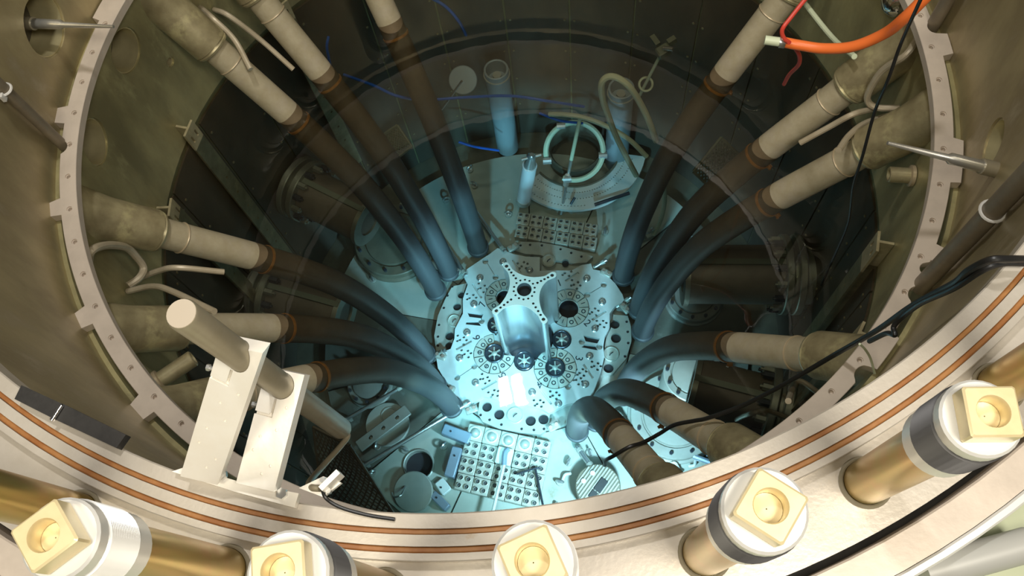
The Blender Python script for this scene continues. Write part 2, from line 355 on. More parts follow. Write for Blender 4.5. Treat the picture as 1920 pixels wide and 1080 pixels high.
labels = {
 146: 'pipe from the big elbow at top left, leftmost of the three upper left pipes',
 133: 'second pipe of the three at upper left, between the big elbow pipe and the next',
 112: 'third of the upper left pipes, the one nearest the middle of the top edge',
 23: 'pipe from the top right edge, left of the orange hose',
 2: 'pipe under the orange hose on the upper right wall',
 -10: 'right wall pipe behind the black hanging cable and below the steel pin',
 -46: 'wide curved pipe at right reaching the core, upper of the lower right pipes',
 -65: 'lower right pipe crossed by the black cable above the round bolted cover',
 -76: 'short pipe beside the ribbed disc with the black cable tied around it',
 -145: 'lower left pipe curving behind the two aluminium brackets',
 -159: 'left pipe behind the vertical rod held by the brackets',
 -177: 'left wall pipe above the bent thin tubes and under the short rail'}
for i, (a, lb) in enumerate(labels.items()):
    A = R_(a); loc = pol(.775, A, -2.93)
    if i == 0: o = pr; o.location = loc; o.rotation_euler = (0, 0, A); o['label'] = lb
    else: dup(pr, loc, A, lb)

# ------------------------------------------------------------------ the reactor core seen at the bottom
def poly(pts, z, org=None, s=1): return [((org[0] if org else 0)+x*s, (org[1] if org else 0)+y*s) for x, y in pts]
def Q(pts, z=ZC): return [tuple(P(x, y, z)[:2]) for x, y in pts]
core = thing('reactor_core', 'round reactor core top with light drilled plate, numbered lobes and bolted ring, under the water', 'core', (0, 0, -3.1))
MB().lathe([(.001, -3.09), (.69, -3.09), (.69, -3.06), (.68, -3.05), (.001, -3.05)], 72).build('core_base', M['plate2'], core)
outline = [(1012, 482), (1012, 508), (1035, 507), (1072, 507), (1090, 497), (1108, 494), (1112, 505), (1133, 509), (1142, 520), (1154, 532), (1167, 552), (1171, 565), (1154, 573), (1143, 588), (1143, 615), (1134, 631), (1131, 650), (1133, 669), (1126, 700), (1113, 733), (1100, 752), (1062, 758), (1029, 775), (1018, 768), (1008, 765), (987, 760), (971, 754), (946, 753), (925, 747), (906, 743), (893, 752), (883, 757), (865, 756), (842, 725), (821, 690), (818, 670), (830, 660), (845, 654), (852, 635), (853, 617), (868, 588), (868, 560), (877, 533), (870, 520), (875, 505), (900, 488), (917, 477), (933, 465), (965, 477), (985, 481)]
plate = MB().prism(Q(outline), ZC-.055, ZC).build('core_plate', M['plate'], core)
cut = MB()
def hole(px, py, r, dep, mb=None, n=20, z=ZC):
    c = P(px, py, z); (mb or cut).cyl((c.x, c.y, z-dep), (c.x, c.y, z+.02), r, n)
LOBES = [(945, 556, .140, .058), (1066, 577, .148, .070), (927, 663, .150, .060), (1041, 690, .150, .060)]
for x, y, r, b in LOBES: hole(x, y, r, .035, n=40)
for x, y, r, b in LOBES[:2]: hole(x, y, b, .07, n=32)
PLUGS = [(1053, 637, .066), (930, 610, .058), (983, 677, .070), (927, 663, .070), (1041, 690, .070)]
for x, y, r in PLUGS[:3]: hole(x, y, r+.004, .05, n=28)
hole(992, 632, .175, .045, n=32)
for x, y in [(910, 490), (929, 520), (1132, 534), (1101, 553), (857, 708), (889, 687), (1065, 725), (903, 602), (1091, 641), (853, 596), (1124, 650)]: hole(x, y, .022, .052, n=14)
BOLTS = [(900, 522), (889, 571), (876, 624), (862, 672), (892, 718), (998, 736), (1047, 757), (1097, 721), (1105, 668), (1115, 617), (1129, 567), (1100, 523), (993, 507), (943, 492), (925, 668)][:14]
# clusters of six small holes
CL = [(905, 537, 20), (884, 555, 10), (866, 634, 15), (874, 660, 5), (910, 708, 30), (925, 735, -20), (1010, 753, 0), (1040, 738, 10), (1090, 695, 0), (1085, 710, 30), (1128, 604, 0), (1113, 581, 0), (1062, 508, 0), (1080, 531, 20), (980, 495, -10), (1118, 683, 15)]
for x, y, r in CL:
    for dx, dy in ((-9, -3), (-3, 4), (3, -3), (9, 1), (-7, 7), (5, 9)):
        a = R_(r); hole(x+dx*math.cos(a)-dy*math.sin(a), y+dx*math.sin(a)+dy*math.cos(a), .0098, .052, n=8)
# slots
for x0, y0, x1, y1, wd in [(886, 532, 903, 559, .009), (961, 487, 976, 512, .009), (1060, 527, 1085, 511, .012), (1110, 600, 1136, 583, .012), (855, 655, 884, 639, .012), (903, 730, 931, 714, .012), (1014, 732, 1034, 758, .009), (1094, 683, 1112, 709, .010)]:
    a, b = P(x0, y0, ZC), P(x1, y1, ZC); m = (a+b)/2; d = b-a
    cut.box((m.x, m.y, ZC), (d.length, wd*1.6, .05), d, Vector((-d.y, d.x, 0)))
for q in ([(876, 585), (906, 589), (903, 597), (880, 594)], [(874, 603), (896, 602), (902, 611), (873, 608)], [(1094, 629), (1125, 635), (1120, 644), (1098, 640)], [(1096, 646), (1117, 648), (1121, 657), (1090, 651)]):
    cut.prism(Q(q), ZC-.035, ZC+.02)
for q in ([(930, 520), (912, 491)], [(1101, 553), (1131, 535)], [(889, 687), (858, 708)]):
    a, b = P(*q[0], ZC), P(*q[1], ZC); d = b-a; cut.box(((a+b)/2).to_tuple(), (d.length, .006, .03), d, Vector((-d.y, d.x, 0)))
TRAP = ([(876, 585), (906, 589), (903, 597), (880, 594)], [(874, 603), (896, 602), (902, 611), (873, 608)], [(1094, 629), (1125, 635), (1120, 644), (1098, 640)], [(1096, 646), (1117, 648), (1121, 657), (1090, 651)])
carve(plate, cut)
for q in TRAP: MB().prism(Q(q), ZC-.0349, ZC-.030).build('slot_shade', M['dark'], core)  # dark floors stand in for the shade inside the slots
# dark inserts that put the shade of the deep bores into colour
for x, y, r, b in LOBES[:2]:
    c = P(x, y, ZC); MB().lathe([(b-.006, ZC-.034), (b-.0005, ZC-.034), (b-.0005, -3.049), (.001, -3.049), (.001, -3.046), (b-.006, -3.046)], 32, (c.x, c.y, 0)).build('bore_shade', M['dark'], core)
c = P(992, 632, ZC); MB().cyl((c.x, c.y, ZC-.05), (c.x, c.y, ZC-.044), .174, 32).build('recess_shade_disc', M['plug'], core)  # dark disc puts the shadows around the housing's base into colour
# wedge blades of the lobes
wedge_me = {}
for li, (x, y, r, b) in enumerate(LOBES):
    c = P(x, y, ZC); n = 11; ov = MB()
    for k in range(n):
        a0 = 2*PI*k/n+.05+li; a1 = 2*PI*(k+1)/n-.02+li; ri, ro = b+.006, r-.006
        mid = c+pol((ri+ro)/2, (a0+a1)/2, 0)
        if li in (2, 3) and (mid-P(985, 600, ZC)).length < .26: continue
        pl = [(c.x+rr*math.cos(t), c.y+rr*math.sin(t)) for rr, t in [(ri, a0), (ri, a1)]+[(ro, a1+(a0-a1)*i/4) for i in range(5)]]
        MB().prism(pl, ZC-.034, ZC-.004).build('wedge', M['blade'], core)
        if k % 2 == 0 or li > 1: ov.torus((mid.x, mid.y, ZC-.004), (0, 0, 1), .013, .0035, 12, 4)
        t_ = (a0+a1)/2; e_ = Vector((math.cos(t_), math.sin(t_), 0))
        if k % 2: ov.box(mid+Vector((0, 0, -ZC*0-.003)), (.03, .004, .004), e_, Vector((-e_.y, e_.x, 0)))
    o = ov.build('wedge_marking', M['ink'], core); o['kind'] = 'stuff'
for x, y, r in PLUGS:
    c = P(x, y, ZC); o = MB().lathe([(r, -.03), (r, .012), (r-.006, .016), (r-.012, .012), (r*.75, .004), (.001, -.004)], 28, (c.x, c.y, ZC)).build('plug', M['plug'], core)
    s = MB()
    for k in range(3):
        a = PI*k/3+.4; s.box((c.x, c.y, ZC+.008), (r*1.3, .008, .01), (math.cos(a), math.sin(a), 0), (-math.sin(a), math.cos(a), 0))
    s.dome((c.x, c.y, ZC+.008), r*.3, .012, 12).build('plug_spider', M['cover'], o)
for x, y in BOLTS:
    c = P(x, y, ZC); MB().lathe([(.026, 0), (.026, .008), (.020, .012), (.016, .006), (.009, .004), (.008, .018), (.001, .02)], 18, (c.x, c.y, ZC)).build('bolt', M['steel'], core)
# ring segments with covers and bolts
def segment(inner, outer, holes, covers, bolts, z=ZC-.055):
    s = MB().prism(Q(inner+outer, z), -3.052, z).build('ring_segment', M['plate2'], core); k = MB()
    for x, y, r in holes: hole(x, y, r, .028, k, 22, z)
    for x, y in bolts: hole(x, y, .010, .02, k, 10, z)
    carve(s, k)
    for x, y, r in holes:
        q = P(x, y, z); MB().cyl((q.x, q.y, z-.0285), (q.x, q.y, z-.026), r-.001, 22).build('hole_floor', M['dark'], s)
    for x, y, r in covers:
        q = P(x, y, z); cv = MB().lathe([(r, 0), (r, .008), (r-.006, .012), (r-.010, .008), (.001, .008)], 28, (q.x, q.y, z)).build('hole_cover', M['blade'], s)
        MB().tube([(q.x-.014, q.y-.01, z+.008), (q.x-.008, q.y-.004, z+.02), (q.x+.008, q.y+.004, z+.02), (q.x+.014, q.y+.01, z+.008)], .0035, 6).build('cover_handle', M['plug'], cv)
    bl = MB()
    for x, y in bolts:
        q = P(x, y, z); bl.cyl((q.x, q.y, z-.018), (q.x, q.y, z-.004), .0075, 6)
    o = bl.build('segment_bolt', M['dark'], s); o['kind'] = 'stuff'
segment([(900, 745), (925, 748), (948, 755), (973, 758), (990, 764), (1010, 767), (1024, 769), (1031, 776)], [(1029, 800), (1014, 815), (975, 811), (937, 804), (905, 791), (896, 776)],
        [(913, 763, .034), (936, 777, .036), (995, 789, .036), (1019, 786, .036)], [(966, 779, .058)], [(901, 778), (918, 787), (940, 796), (978, 804), (1001, 806), (1020, 804)])
segment([(875, 531), (866, 560), (866, 586), (851, 617), (849, 640), (842, 652)], [(818, 660), (814, 630), (821, 592), (835, 560), (848, 537)],
        [(865, 553, .028), (857, 575, .030), (843, 630, .032), (842, 648, .028)], [(852, 602, .050)], [(848, 537), (839, 554), (832, 577), (823, 609), (821, 631), (821, 648)])
segment([(1150, 590), (1147, 612), (1137, 632), (1134, 650), (1136, 668), (1126, 704)], [(1150, 700), (1174, 672), (1184, 640), (1183, 612), (1177, 592)],
        [(1153, 608, .034), (1155, 634, .036), (1141, 690, .036)], [(1146, 664, .056)], [(1175, 603), (1177, 622), (1178, 643), (1172, 668)])
segment([(965, 470), (985, 476), (1013, 478), (1040, 488), (1075, 494), (1100, 492)], [(1112, 481), (1090, 472), (1050, 461), (1010, 454), (975, 453)],
        [(997, 482, .024), (1060, 492, .026)], [(1029, 489, .052)], [(976, 460), (994, 459), (1016, 460), (1051, 467), (1071, 474), (1090, 481)])
# clamp blocks on the wings
for x, y, a in [(962, 464, 20), (855, 513, 40), (1137, 512, -40), (1172, 578, -60), (826, 668, -30), (884, 768, 10), (845, 735, 60), (1038, 800, 20)]:
    q = P(x, y, ZC); e = Vector((math.cos(R_(a)), math.sin(R_(a)), 0)); n_ = Vector((-e.y, e.x, 0))
    k = MB().box(q+Vector((0, 0, .0)), (.085, .05, .03), e, n_, .006).build('wing_clamp', M['cover'], core)
    MB().cyl(q-e*.022, q-e*.022+Vector((0, 0, .035)), .013, 8).cyl(q+e*.022, q+e*.022+Vector((0, 0, .035)), .013, 8).build('clamp_bolt', M['steel'], k)
# stamped lobe numbers
def text(s, px, py, size, rot, z, m, parent, name='number'):
    cu = bpy.data.curves.new('t', 'FONT'); cu.body = s; cu.size = size; cu.extrude = .0012; cu.align_x = 'CENTER'; cu.align_y = 'CENTER'; cu.resolution_u = 3
    t = bpy.data.objects.new('t', cu); C.objects.link(t); dg = bpy.context.evaluated_depsgraph_get()
    me = bpy.data.meshes.new_from_object(t.evaluated_get(dg)); bpy.data.objects.remove(t); bpy.data.curves.remove(cu)
    c = P(px, py, z); q = parent
    while q.parent: q = q.parent
    me.transform(Matrix.Translation(c-Vector(q.location)) @ Matrix.Rotation(R_(rot), 4, 'Z')); me.materials.clear(); me.materials.append(m)
    o = bpy.data.objects.new(name, me); C.objects.link(o); o.parent = parent; return o
for s, x, y, r in [('1', 1049, 531, 10), ('2', 1101, 606, -60), ('3', 1085, 672, -110), ('4', 1012, 721, 190), ('5', 942, 703, 110), ('6', 894, 633, 100), ('7', 905, 571, 60)]:
    text(s, x, y, .075, r, ZC+.0006, M['ink'], core)

# four-armed polished housing that stands over the middle of the core
ZS = -2.15
hs_ = thing('flux_housing', 'polished four-armed metal housing standing upright on the middle of the core', 'housing', (P(983, 543, ZS).x, P(983, 543, ZS).y, ZC-.04))
cc = P(983, 543, ZS); tips = [P(948, 497, ZS), P(1038, 515, ZS), P(1021, 602, ZS), P(928, 585, ZS)]
prof = []
for i in range(4):
    a, b = tips[i], tips[(i+1) % 4]; da = (a-cc); db = (b-cc); ea, eb = da.normalized(), db.normalized()
    na = Vector((ea.y, -ea.x, 0)); na = na if na.dot(eb) > 0 else -na
    nb = Vector((eb.y, -eb.x, 0)); nb = nb if nb.dot(ea) > 0 else -nb
    w_ = .021
    for k in range(-3, 4):  # rounded tip from the far side to the near side
        t = k/3*PI/2*.98; prof.append(a-ea*w_*.2+ea*w_*math.cos(t)+na*w_*math.sin(t))
    w2 = .017; st = a-ea*.05+na*w2; en = b-eb*.05+nb*w2
    ctr = (ea+eb).normalized()*.062+cc
    for k in range(0, 13):
        u = k/12; prof.append(st*(1-u)**2+(ctr)*2*u*(1-u)+en*u*u)
hb = MB().prism([(v.x, v.y) for v in prof], ZC-.04, ZS).build('housing_body', M['spider'], hs_, 30)
tp = MB().prism([(v.x, v.y) for v in prof], ZS-.0, ZS+.004).build('top_face', M['spidertop'], hs_, 30)
k1 = MB(); k1.cyl((cc.x, cc.y, ZS-.09), (cc.x, cc.y, ZS+.03), .046, 24); carve(hb, k1)
k2 = MB(); k2.cyl((cc.x, cc.y, ZS-.02), (cc.x, cc.y, ZS+.03), .046, 24)
for t in tips:
    d = t-cc
    for f in (.45, .57, .69, .81, .95): q = cc+d*f; k2.cyl((q.x, q.y, ZS-.01), (q.x, q.y, ZS+.03), .0085 if f < .9 else .012, 8)
for k in range(14):
    a = 2*PI*k/14; q = cc+pol(.066, a, 0); k2.cyl((q.x, q.y, ZS-.01), (q.x, q.y, ZS+.03), .0075, 8)
carve(tp, k2)
k3 = MB()
for t in tips:
    for f in (.45, .57, .69, .81, .95): q = cc+(t-cc)*f; k3.cyl((q.x, q.y, ZS-.05), (q.x, q.y, ZS+.03), .0085 if f < .9 else .012, 8)
for k in range(14):
    q = cc+pol(.066, 2*PI*k/14, 0); k3.cyl((q.x, q.y, ZS-.05), (q.x, q.y, ZS+.03), .0075, 8)
carve(hb, k3)
MB().cyl((cc.x, cc.y, ZS-.0895), (cc.x, cc.y, ZS-.086), .0455, 24).build('bore_floor', M['dark'], hs_)
# ------------------------------------------------------------------ floor plates round the core
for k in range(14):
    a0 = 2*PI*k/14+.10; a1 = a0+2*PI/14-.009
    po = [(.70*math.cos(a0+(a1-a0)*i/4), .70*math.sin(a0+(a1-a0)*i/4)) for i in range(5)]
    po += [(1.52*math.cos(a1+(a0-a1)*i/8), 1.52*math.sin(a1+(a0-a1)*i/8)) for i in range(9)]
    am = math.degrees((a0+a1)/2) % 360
    pn = MB().prism(po, -3.118, ZFL-.004*(k % 2)).build('floor_panel', M['floorshade'] if 148 < am < 208 or am < 30 or am > 330 else M['floor'], floor)  # left and right panels take the colour with shade painted in
panels = [o for o in floor.children]
def on_floor(px, py, z=ZFL): return P(px, py, z)
# round opening with rim and its loose lid, lower left
c = on_floor(785, 872)
kc = MB().cyl((c.x, c.y, -3.14), (c.x, c.y, -3.0), .098, 32)
for o in panels: carve(o, kc)
t = thing('floor_opening', 'round dark opening with a thin rim in the floor at lower left', 'opening', (c.x, c.y, -3.118))
MB().lathe([(.0975, -3.117), (.0975, ZFL+.010), (.104, ZFL+.014), (.112, ZFL+.008), (.112, ZFL+.001), (.0985, ZFL)], 40, (c.x, c.y, 0)).build('rim', M['cover'], t)
MB().cyl((c.x, c.y, -3.1179), (c.x, c.y, -3.115), .097, 32).build('opening_bottom', M['dark'], t)
c = on_floor(775, 922, -2.99)
t = thing('round_plate', 'loose grey round lid with a bent handle beside the dark floor opening', 'lid', (c.x, c.y, -3.05))
n_ = Vector((-.10, -.14, 1)).normalized()
MB().lathe([(.001, -.012), (.130, -.012), (.136, -.006), (.136, .006), (.130, .012), (.001, .012)], 40, c, n_).build('lid_plate', M['cover'], t)
a, b, d = P(738, 920, -2.96), P(752, 930, -2.90), P(762, 915, -2.96)
MB().tube(smooth([P(735, 924, -2.975), P(739, 932, -2.93), P(752, 928, -2.92), P(760, 912, -2.97)], 5), .006, 8).build('lid_handle', M['steel'], t)
# cover disc under a flat bar, left
c = on_floor(726, 795, -3.03)
t = thing('disc_cover', 'pale round cover disc crossed by a flat bar with holes, left of the core', 'cover', (c.x, c.y, ZFL))
MB().lathe([(.001, 0), (.150, 0), (.155, -.006), (.155, -.028), (.001, -.028)], 44, (c.x, c.y, -3.03)).build('disc', M['cover'], t)
MB().torus((c.x+.02, c.y+.06, -3.03), (0, 0, 1), .055, .006, 24, 6).build('disc_ring', M['cover'], t)
a, b = P(672, 838, -3.0), P(765, 768, -3.0); d = (b-a)
bar = MB().box((a+b)/2+Vector((0, 0, 0)), (d.length, .085, .022), d, Vector((-d.y, d.x, 0)), .004).build('flat_bar', M['deepgrey'], t)
kb = MB()
for f in (.25, .5, .78): q = a+d*f; kb.cyl((q.x, q.y, -3.05), (q.x, q.y, -2.95), .016, 14)
carve(bar, kb)
# bolted round covers
def bolted_cover(px, py, r, label, z=-2.97, h=.09, nb=12, m='cover'):
    c = P(px, py, z); t = thing('bolted_cover', label, 'cover', (c.x, c.y, z-h), 0, 'bolted round covers on the floor')
    MB().lathe([(r*1.06, -h), (r*1.06, -h+.02), (r, -h+.03), (r, -.006), (r-.006, 0), (r*.76, 0), (r*.76, -.012), (r*.72, -.012), (r*.70, .012), (r*.2, .03), (.001, .03)], 48, (c.x, c.y, z)).build('cover_body', M[m], t)
    b0 = None
    for k in range(nb):
        a = 2*PI*k/nb+.2; q = c+pol(r*.88, a, 0)
        q.z = z
        MB().cyl(q, q+Vector((0, 0, .022)), .013, 6).build('cover_bolt', M['plug'], t)
bolted_cover(1266, 778, .30, 'big bright bolted round cover between the two lower right pipes')
bolted_cover(1303, 552, .20, 'bolted round cover half hidden under the right nozzle', m='deepgrey')
bolted_cover(738, 448, .30, 'large dark bolted round cover among the upper left pipes', m='panel')
bolted_cover(690, 720, .15, 'round bolted cover under the lower left pipe', nb=10, m='deepgrey')
bolted_cover(1300, 700, .19, 'bolted round cover between the curved right pipe and the pipe under it', -2.6, .4)
# ribbed disc
c = on_floor(1121, 912, -2.90)
t = thing('ribbed_disc', 'dark round ribbed plate with bolts, beside the short pipe at the near rim', 'disc', (c.x, c.y, ZFL))
MB().lathe([(.001, 0), (.143, 0), (.148, -.006), (.148, -.05), (.10, -.06), (.10, -.155), (.001, -.155)], 40, (c.x, c.y, -2.90)).build('disc_body', M['panel'], t)
e = Vector((.72, .69, 0)).normalized(); f = Vector((-e.y, e.x, 0))
for k in range(-6, 7):
    o_ = k*.02; hl = math.sqrt(.138**2-o_**2)
    MB().box((c.x+f.x*o_, c.y+f.y*o_, -2.896), (2*hl, .009, .012), e, f).build('rib', M['cover'], t)
for px, py in ((1111, 887), (1094, 902)):
    q = P(px, py, -2.885); MB().lathe([(.016, 0), (.016, .01), (.008, .014), (.008, .006), (.001, .006)], 14, q).build('disc_bolt', M['white'], t)
MB().box((c.x+.02, c.y+.0, -2.882), (.09, .05, .02), e, f).box((c.x-.04, c.y-.05, -2.882), (.05, .04, .02), e, f).build('disc_clamp', M['rubber'], t)

# ------------------------------------------------------------------ fuel racks
ord_ = ['first', 'second', 'third', 'fourth', 'fifth', 'sixth']
def rack(name_where, O, U, V, cells, z, domes=()):
    proto = {}
    for (i, j) in cells:
        c = O+U*i+V*j; e = U.normalized(); f = V-e*V.dot(e); a = az(U)
        lab = f'rack block of four tubes {name_where}, {ord_[j+(1 if domes else 0)]} row, {ord_[i]} from left'
        if 'b' in proto:
            dup(proto['b'], (c.x, c.y, ZFL), a, lab); continue
        t = thing('rack_block', lab, 'rack', (0, 0, 0), 0, 'rack blocks '+name_where); h = z-ZFL
        su, sv = U.length*.965, V.length*.965
        body = MB().box((0, 0, h/2), (su, sv, h), bev=.004).build('block_body', M['rack'], t)
        for x in (-1, 1):
            for y in (-1, 1):
                q = Vector((x*su*.235, y*sv*.235, h)); r = min(su, sv)*.165
                tb = MB().lathe([(r, 0), (r, .012), (r*.78, .014), (r*.72, .003), (.001, .003)], 16, q).build('tube', M['rack'], t)
                MB().torus(q+Vector((0, 0, .006)), (0, 0, 1), r*.52, r*.15, 12, 5).cyl(q+Vector((0, 0, .002)), q+Vector((0, 0, .010)), r*.22, 8).build('tube_pin', M['ink'], tb)
        t.location = (c.x, c.y, ZFL); t.rotation_euler = (0, 0, a); proto['b'] = t
O = P(884, 842, -2.99); U = P(915, 849.2, -2.99)-O; V = P(877, 873, -2.99)-O
rack('in the near rack', O, U, V, [(i, j) for j in range(0, 3) for i in range(5) if (i, j) not in ((2, 0),)]+[(4, -1)], -2.99, True)
for k in range(4):
    c = O+U*k-V*1.0; a = az(U)
    t = thing('dome_block', f'square block with one round dome, {ord_[k]} from the left in the row under the core', 'block', (c.x, c.y, ZFL), 0, 'dome blocks in the near rack')
    e = U.normalized(); f = Vector((-e.y, e.x, 0))
    MB().box((c.x, c.y, (ZFL-2.99)/2), (U.length*.965, V.length*.965, ZFL+2.99 if ZFL+2.99 > 0 else -(ZFL+2.99)), e, f, .004).build('block_body', M['rack'], t)
    MB().lathe([(.044, 0), (.046, .010), (.038, .014), (.036, .004), (.032, .004)], 24, (c.x, c.y, -2.99)).build('dome_ring', M['white'], t)
    MB().dome((c.x, c.y, -2.988), .033, .028, 20).build('dome', M['cover'], t)
O2 = P(981, 410, -2.99); U2 = P(1006, 414, -2.99)-O2; V2 = P(979, 434, -2.99)-O2
rack('in the far rack', O2, U2, V2, [(i, j) for j in range(2) for i in range(6)], -2.99)
# white square plate and long hooked tool lying over the near rack
c = O+U*2; e = U.normalized(); f = Vector((-e.y, e.x, 0))
t = tag(MB().box((c.x, c.y, -3.005), (U.length*.93, V.length*1.0, .10), e, f, .006).build('blank_block', M['white']), 'plain white square block in the near rack under the hooked tool', 'block')
t = thing('long_tool', 'long white handled tool with a bent blue head lying across the near rack', 'tool', P(949, 845, -2.95))
MB().tube([P(946, 868, -2.94), P(921, 972, -2.93)], .011, 10).build('handle', M['white'], t)
MB().tube(smooth([P(953, 842, -2.945), P(947, 850, -2.935), P(945, 872, -2.94)], 5), .017, 10).build('head', M['bluebox'], t)
t = thing('hook_tool', 'thin dark hook tool with a short cross arm lying on the near rack', 'tool', P(1000, 880, -2.955))
MB().tube([P(1004, 880, -2.955), P(1021, 962, -2.965)], .008, 8).build('shaft', M['plug'], t)
MB().tube([P(968, 889, -2.96), P(1000, 879, -2.955), P(1012, 877, -2.955)], .007, 8).build('cross_arm', M['plug'], t)

# blue-grey boxes and stops between rack and opening
def bar_box(name, pts, w_, h_, z, m, label, cat):
    a, b = P(*pts[0], z), P(*pts[1], z); d = b-a
    t = thing(name, label, cat, ((a.x+b.x)/2, (a.y+b.y)/2, ZFL))
    MB().box(((a.x+b.x)/2, (a.y+b.y)/2, z-h_/2), (d.length, w_, h_), d, Vector((-d.y, d.x, 0)), .006).build('box_body', m, t)
    q = a+d*.3; MB().cyl((q.x, q.y, z-.004), (q.x, q.y, z+.006), .007, 8).build('box_screw', M['dark'], t)
    return t
bar_box('metal_box', [(830, 803), (881, 822)], .075, .10, -2.955, M['bluebox'], 'blue-grey metal box lying by the left end of the dome row', 'box')
bar_box('metal_box', [(857, 838), (841, 893)], .072, .10, -2.955, M['bluebox'], 'upright blue-grey metal box between the dark opening and the near rack', 'box')
bar_box('metal_box', [(810, 925), (838, 952)], .055, .08, -2.975, M['bluebox'], 'blue-grey metal box at the rim beside the loose grey lid', 'box')
bar_box('flat_wedge', [(822, 918), (838, 905)], .10, .04, -3.015, M['white'], 'pale flat wedge block under the upright metal box', 'block')
# bright guide rods lying on the floor
rods = [((640, 791), (757, 723), .013, 'thin bright rod on the floor above the pale cover disc'), ((673, 878), (882, 754), .016, 'long bright rod between the cover disc and the dark opening'),
 ((882, 382), (947, 472), .014, 'bright rod pointing at the core from the upper left, beside the far rack'), ((828, 446), (874, 517), .014, 'bright rod between the two left vertical pipes and the core'),
 ((1107, 506), (1138, 487), .014, 'short bright rod at the upper right edge of the core'), ((1157, 576), (1184, 557), .014, 'short bright rod at the right edge of the core'),
 ((1155, 773), (1246, 908), .024, 'thick blue-white rod beside the short near pipe'), ((1082, 838), (1112, 880), .018, 'bright rod ending at the ribbed disc'),
 ((1195, 446), (1226, 428), .013, 'short bright rod on the teal floor right of the far rack'), ((1283, 446), (1303, 428), .012, 'small bright rod between the two right vertical pipes'), ((808, 677), (835, 657), .016, 'short bright rod at the lower left wing of the core')]
for a, b, r, lb in rods:
    a, b = P(*a, -2.985), P(*b, -2.918); d = (b-a).normalized()
    t = thing('guide_rod', lb, 'rod', (a.x, a.y, ZFL), 0, 'guide rods around the core')
    MB().cyl(a, b, r, 12).build('rod_bar', M['steel'], t)
    MB().cyl(b-d*.05, b-d*.02, r*1.35, 12).cyl(a+d*.02, a+d*.045, r*1.25, 12).build('rod_sleeve', M['cover'], t)
    MB().box(a+d*.06+Vector((0, 0, -.04)), (.02, .03, .05), d, Vector((-d.y, d.x, 0))).build('rod_foot', M['cover'], t)
# small lifting eyes and studs on the floor plates
eyes = [((694, 745), 'above the flat bar of the pale disc cover'), ((708, 838), 'below the pale disc cover beside the long rod'), ((760, 845), 'just above the dark floor opening'), ((833, 838), 'between the dark opening and the upright metal box'),
 ((662, 866), 'at the lower left edge of the floor, nearest the long rod end'), ((700, 887), 'left of the dark floor opening'), ((1045, 950), 'right of the near rack close to the rim'), ((1050, 905), 'right of the near rack, halfway down'), ((1066, 868), 'right of the near rack, level with its first row'),
 ((1195, 780), 'between the thick rod and the big bright cover'), ((1178, 850), 'beside the short near pipe at its right'), ((1105, 850), 'just above the ribbed disc'),
 ((954, 404), 'at the left end of the far rack'), ((1134, 437), 'at the right end of the far rack'), ((890, 350), 'on the teal floor left of the silver cylinder'), ((882, 320), 'at the far teal floor edge, left of the silver cylinder'), ((700, 525), 'on the teal patch between the left pipes'), ((838, 378), 'on the teal patch between the upper left pipes')]
for i, ((x, y), wh) in enumerate(eyes):
    c = P(x, y, ZFL); a = i*1.3; e = Vector((math.cos(a), math.sin(a), 0)); lb = 'small lifting eye '+wh
    if i == 0:
        t0 = thing('lifting_eye', lb, 'eye', (c.x, c.y, ZFL), 0, 'lifting eyes on the floor plates')
        MB().cyl(c, c+Vector((0, 0, .02)), .024, 10).build('eye_base', M['cover'], t0)
        MB().torus(c+Vector((0, 0, .042)), (0, 1, 0), .024, .008, 14, 6).build('eye_ring', M['steel'], t0)
    else: dup(t0, (c.x, c.y, ZFL), a, lb)
# floor hooks at the near right
for pts, lb in (([(1255, 870), (1266, 868), (1273, 880), (1277, 886)], 'small bent steel hook on the floor beside the big bright cover'), ([(1292, 874), (1302, 872), (1306, 862), (1325, 866)], 'white bent hook near the rim at lower right'), ([(1055, 900), (1060, 890), (1070, 888)], 'small bent hook on the white floor left of the ribbed disc')):
    tag(MB().tube(smooth([P(x, y, ZFL+.03+.02*(k % 2)) for k, (x, y) in enumerate(pts)], 5), .010, 8).build('floor_hook', M['white']), lb, 'hook')
# triangular frame at the lower right floor
t = thing('wedge_frame', 'blue-grey triangular bracket on the bright floor at the near right rim', 'bracket', P(1325, 862, ZFL))
MB().tube([P(1300, 855, -2.99), P(1345, 872, -2.98)], .018, 8).build('bracket_arm', M['bluebox'], t); MB().tube([P(1325, 850, -2.99), P(1355, 855, -2.98)], .02, 8).build('bracket_arm', M['bluebox'], t)

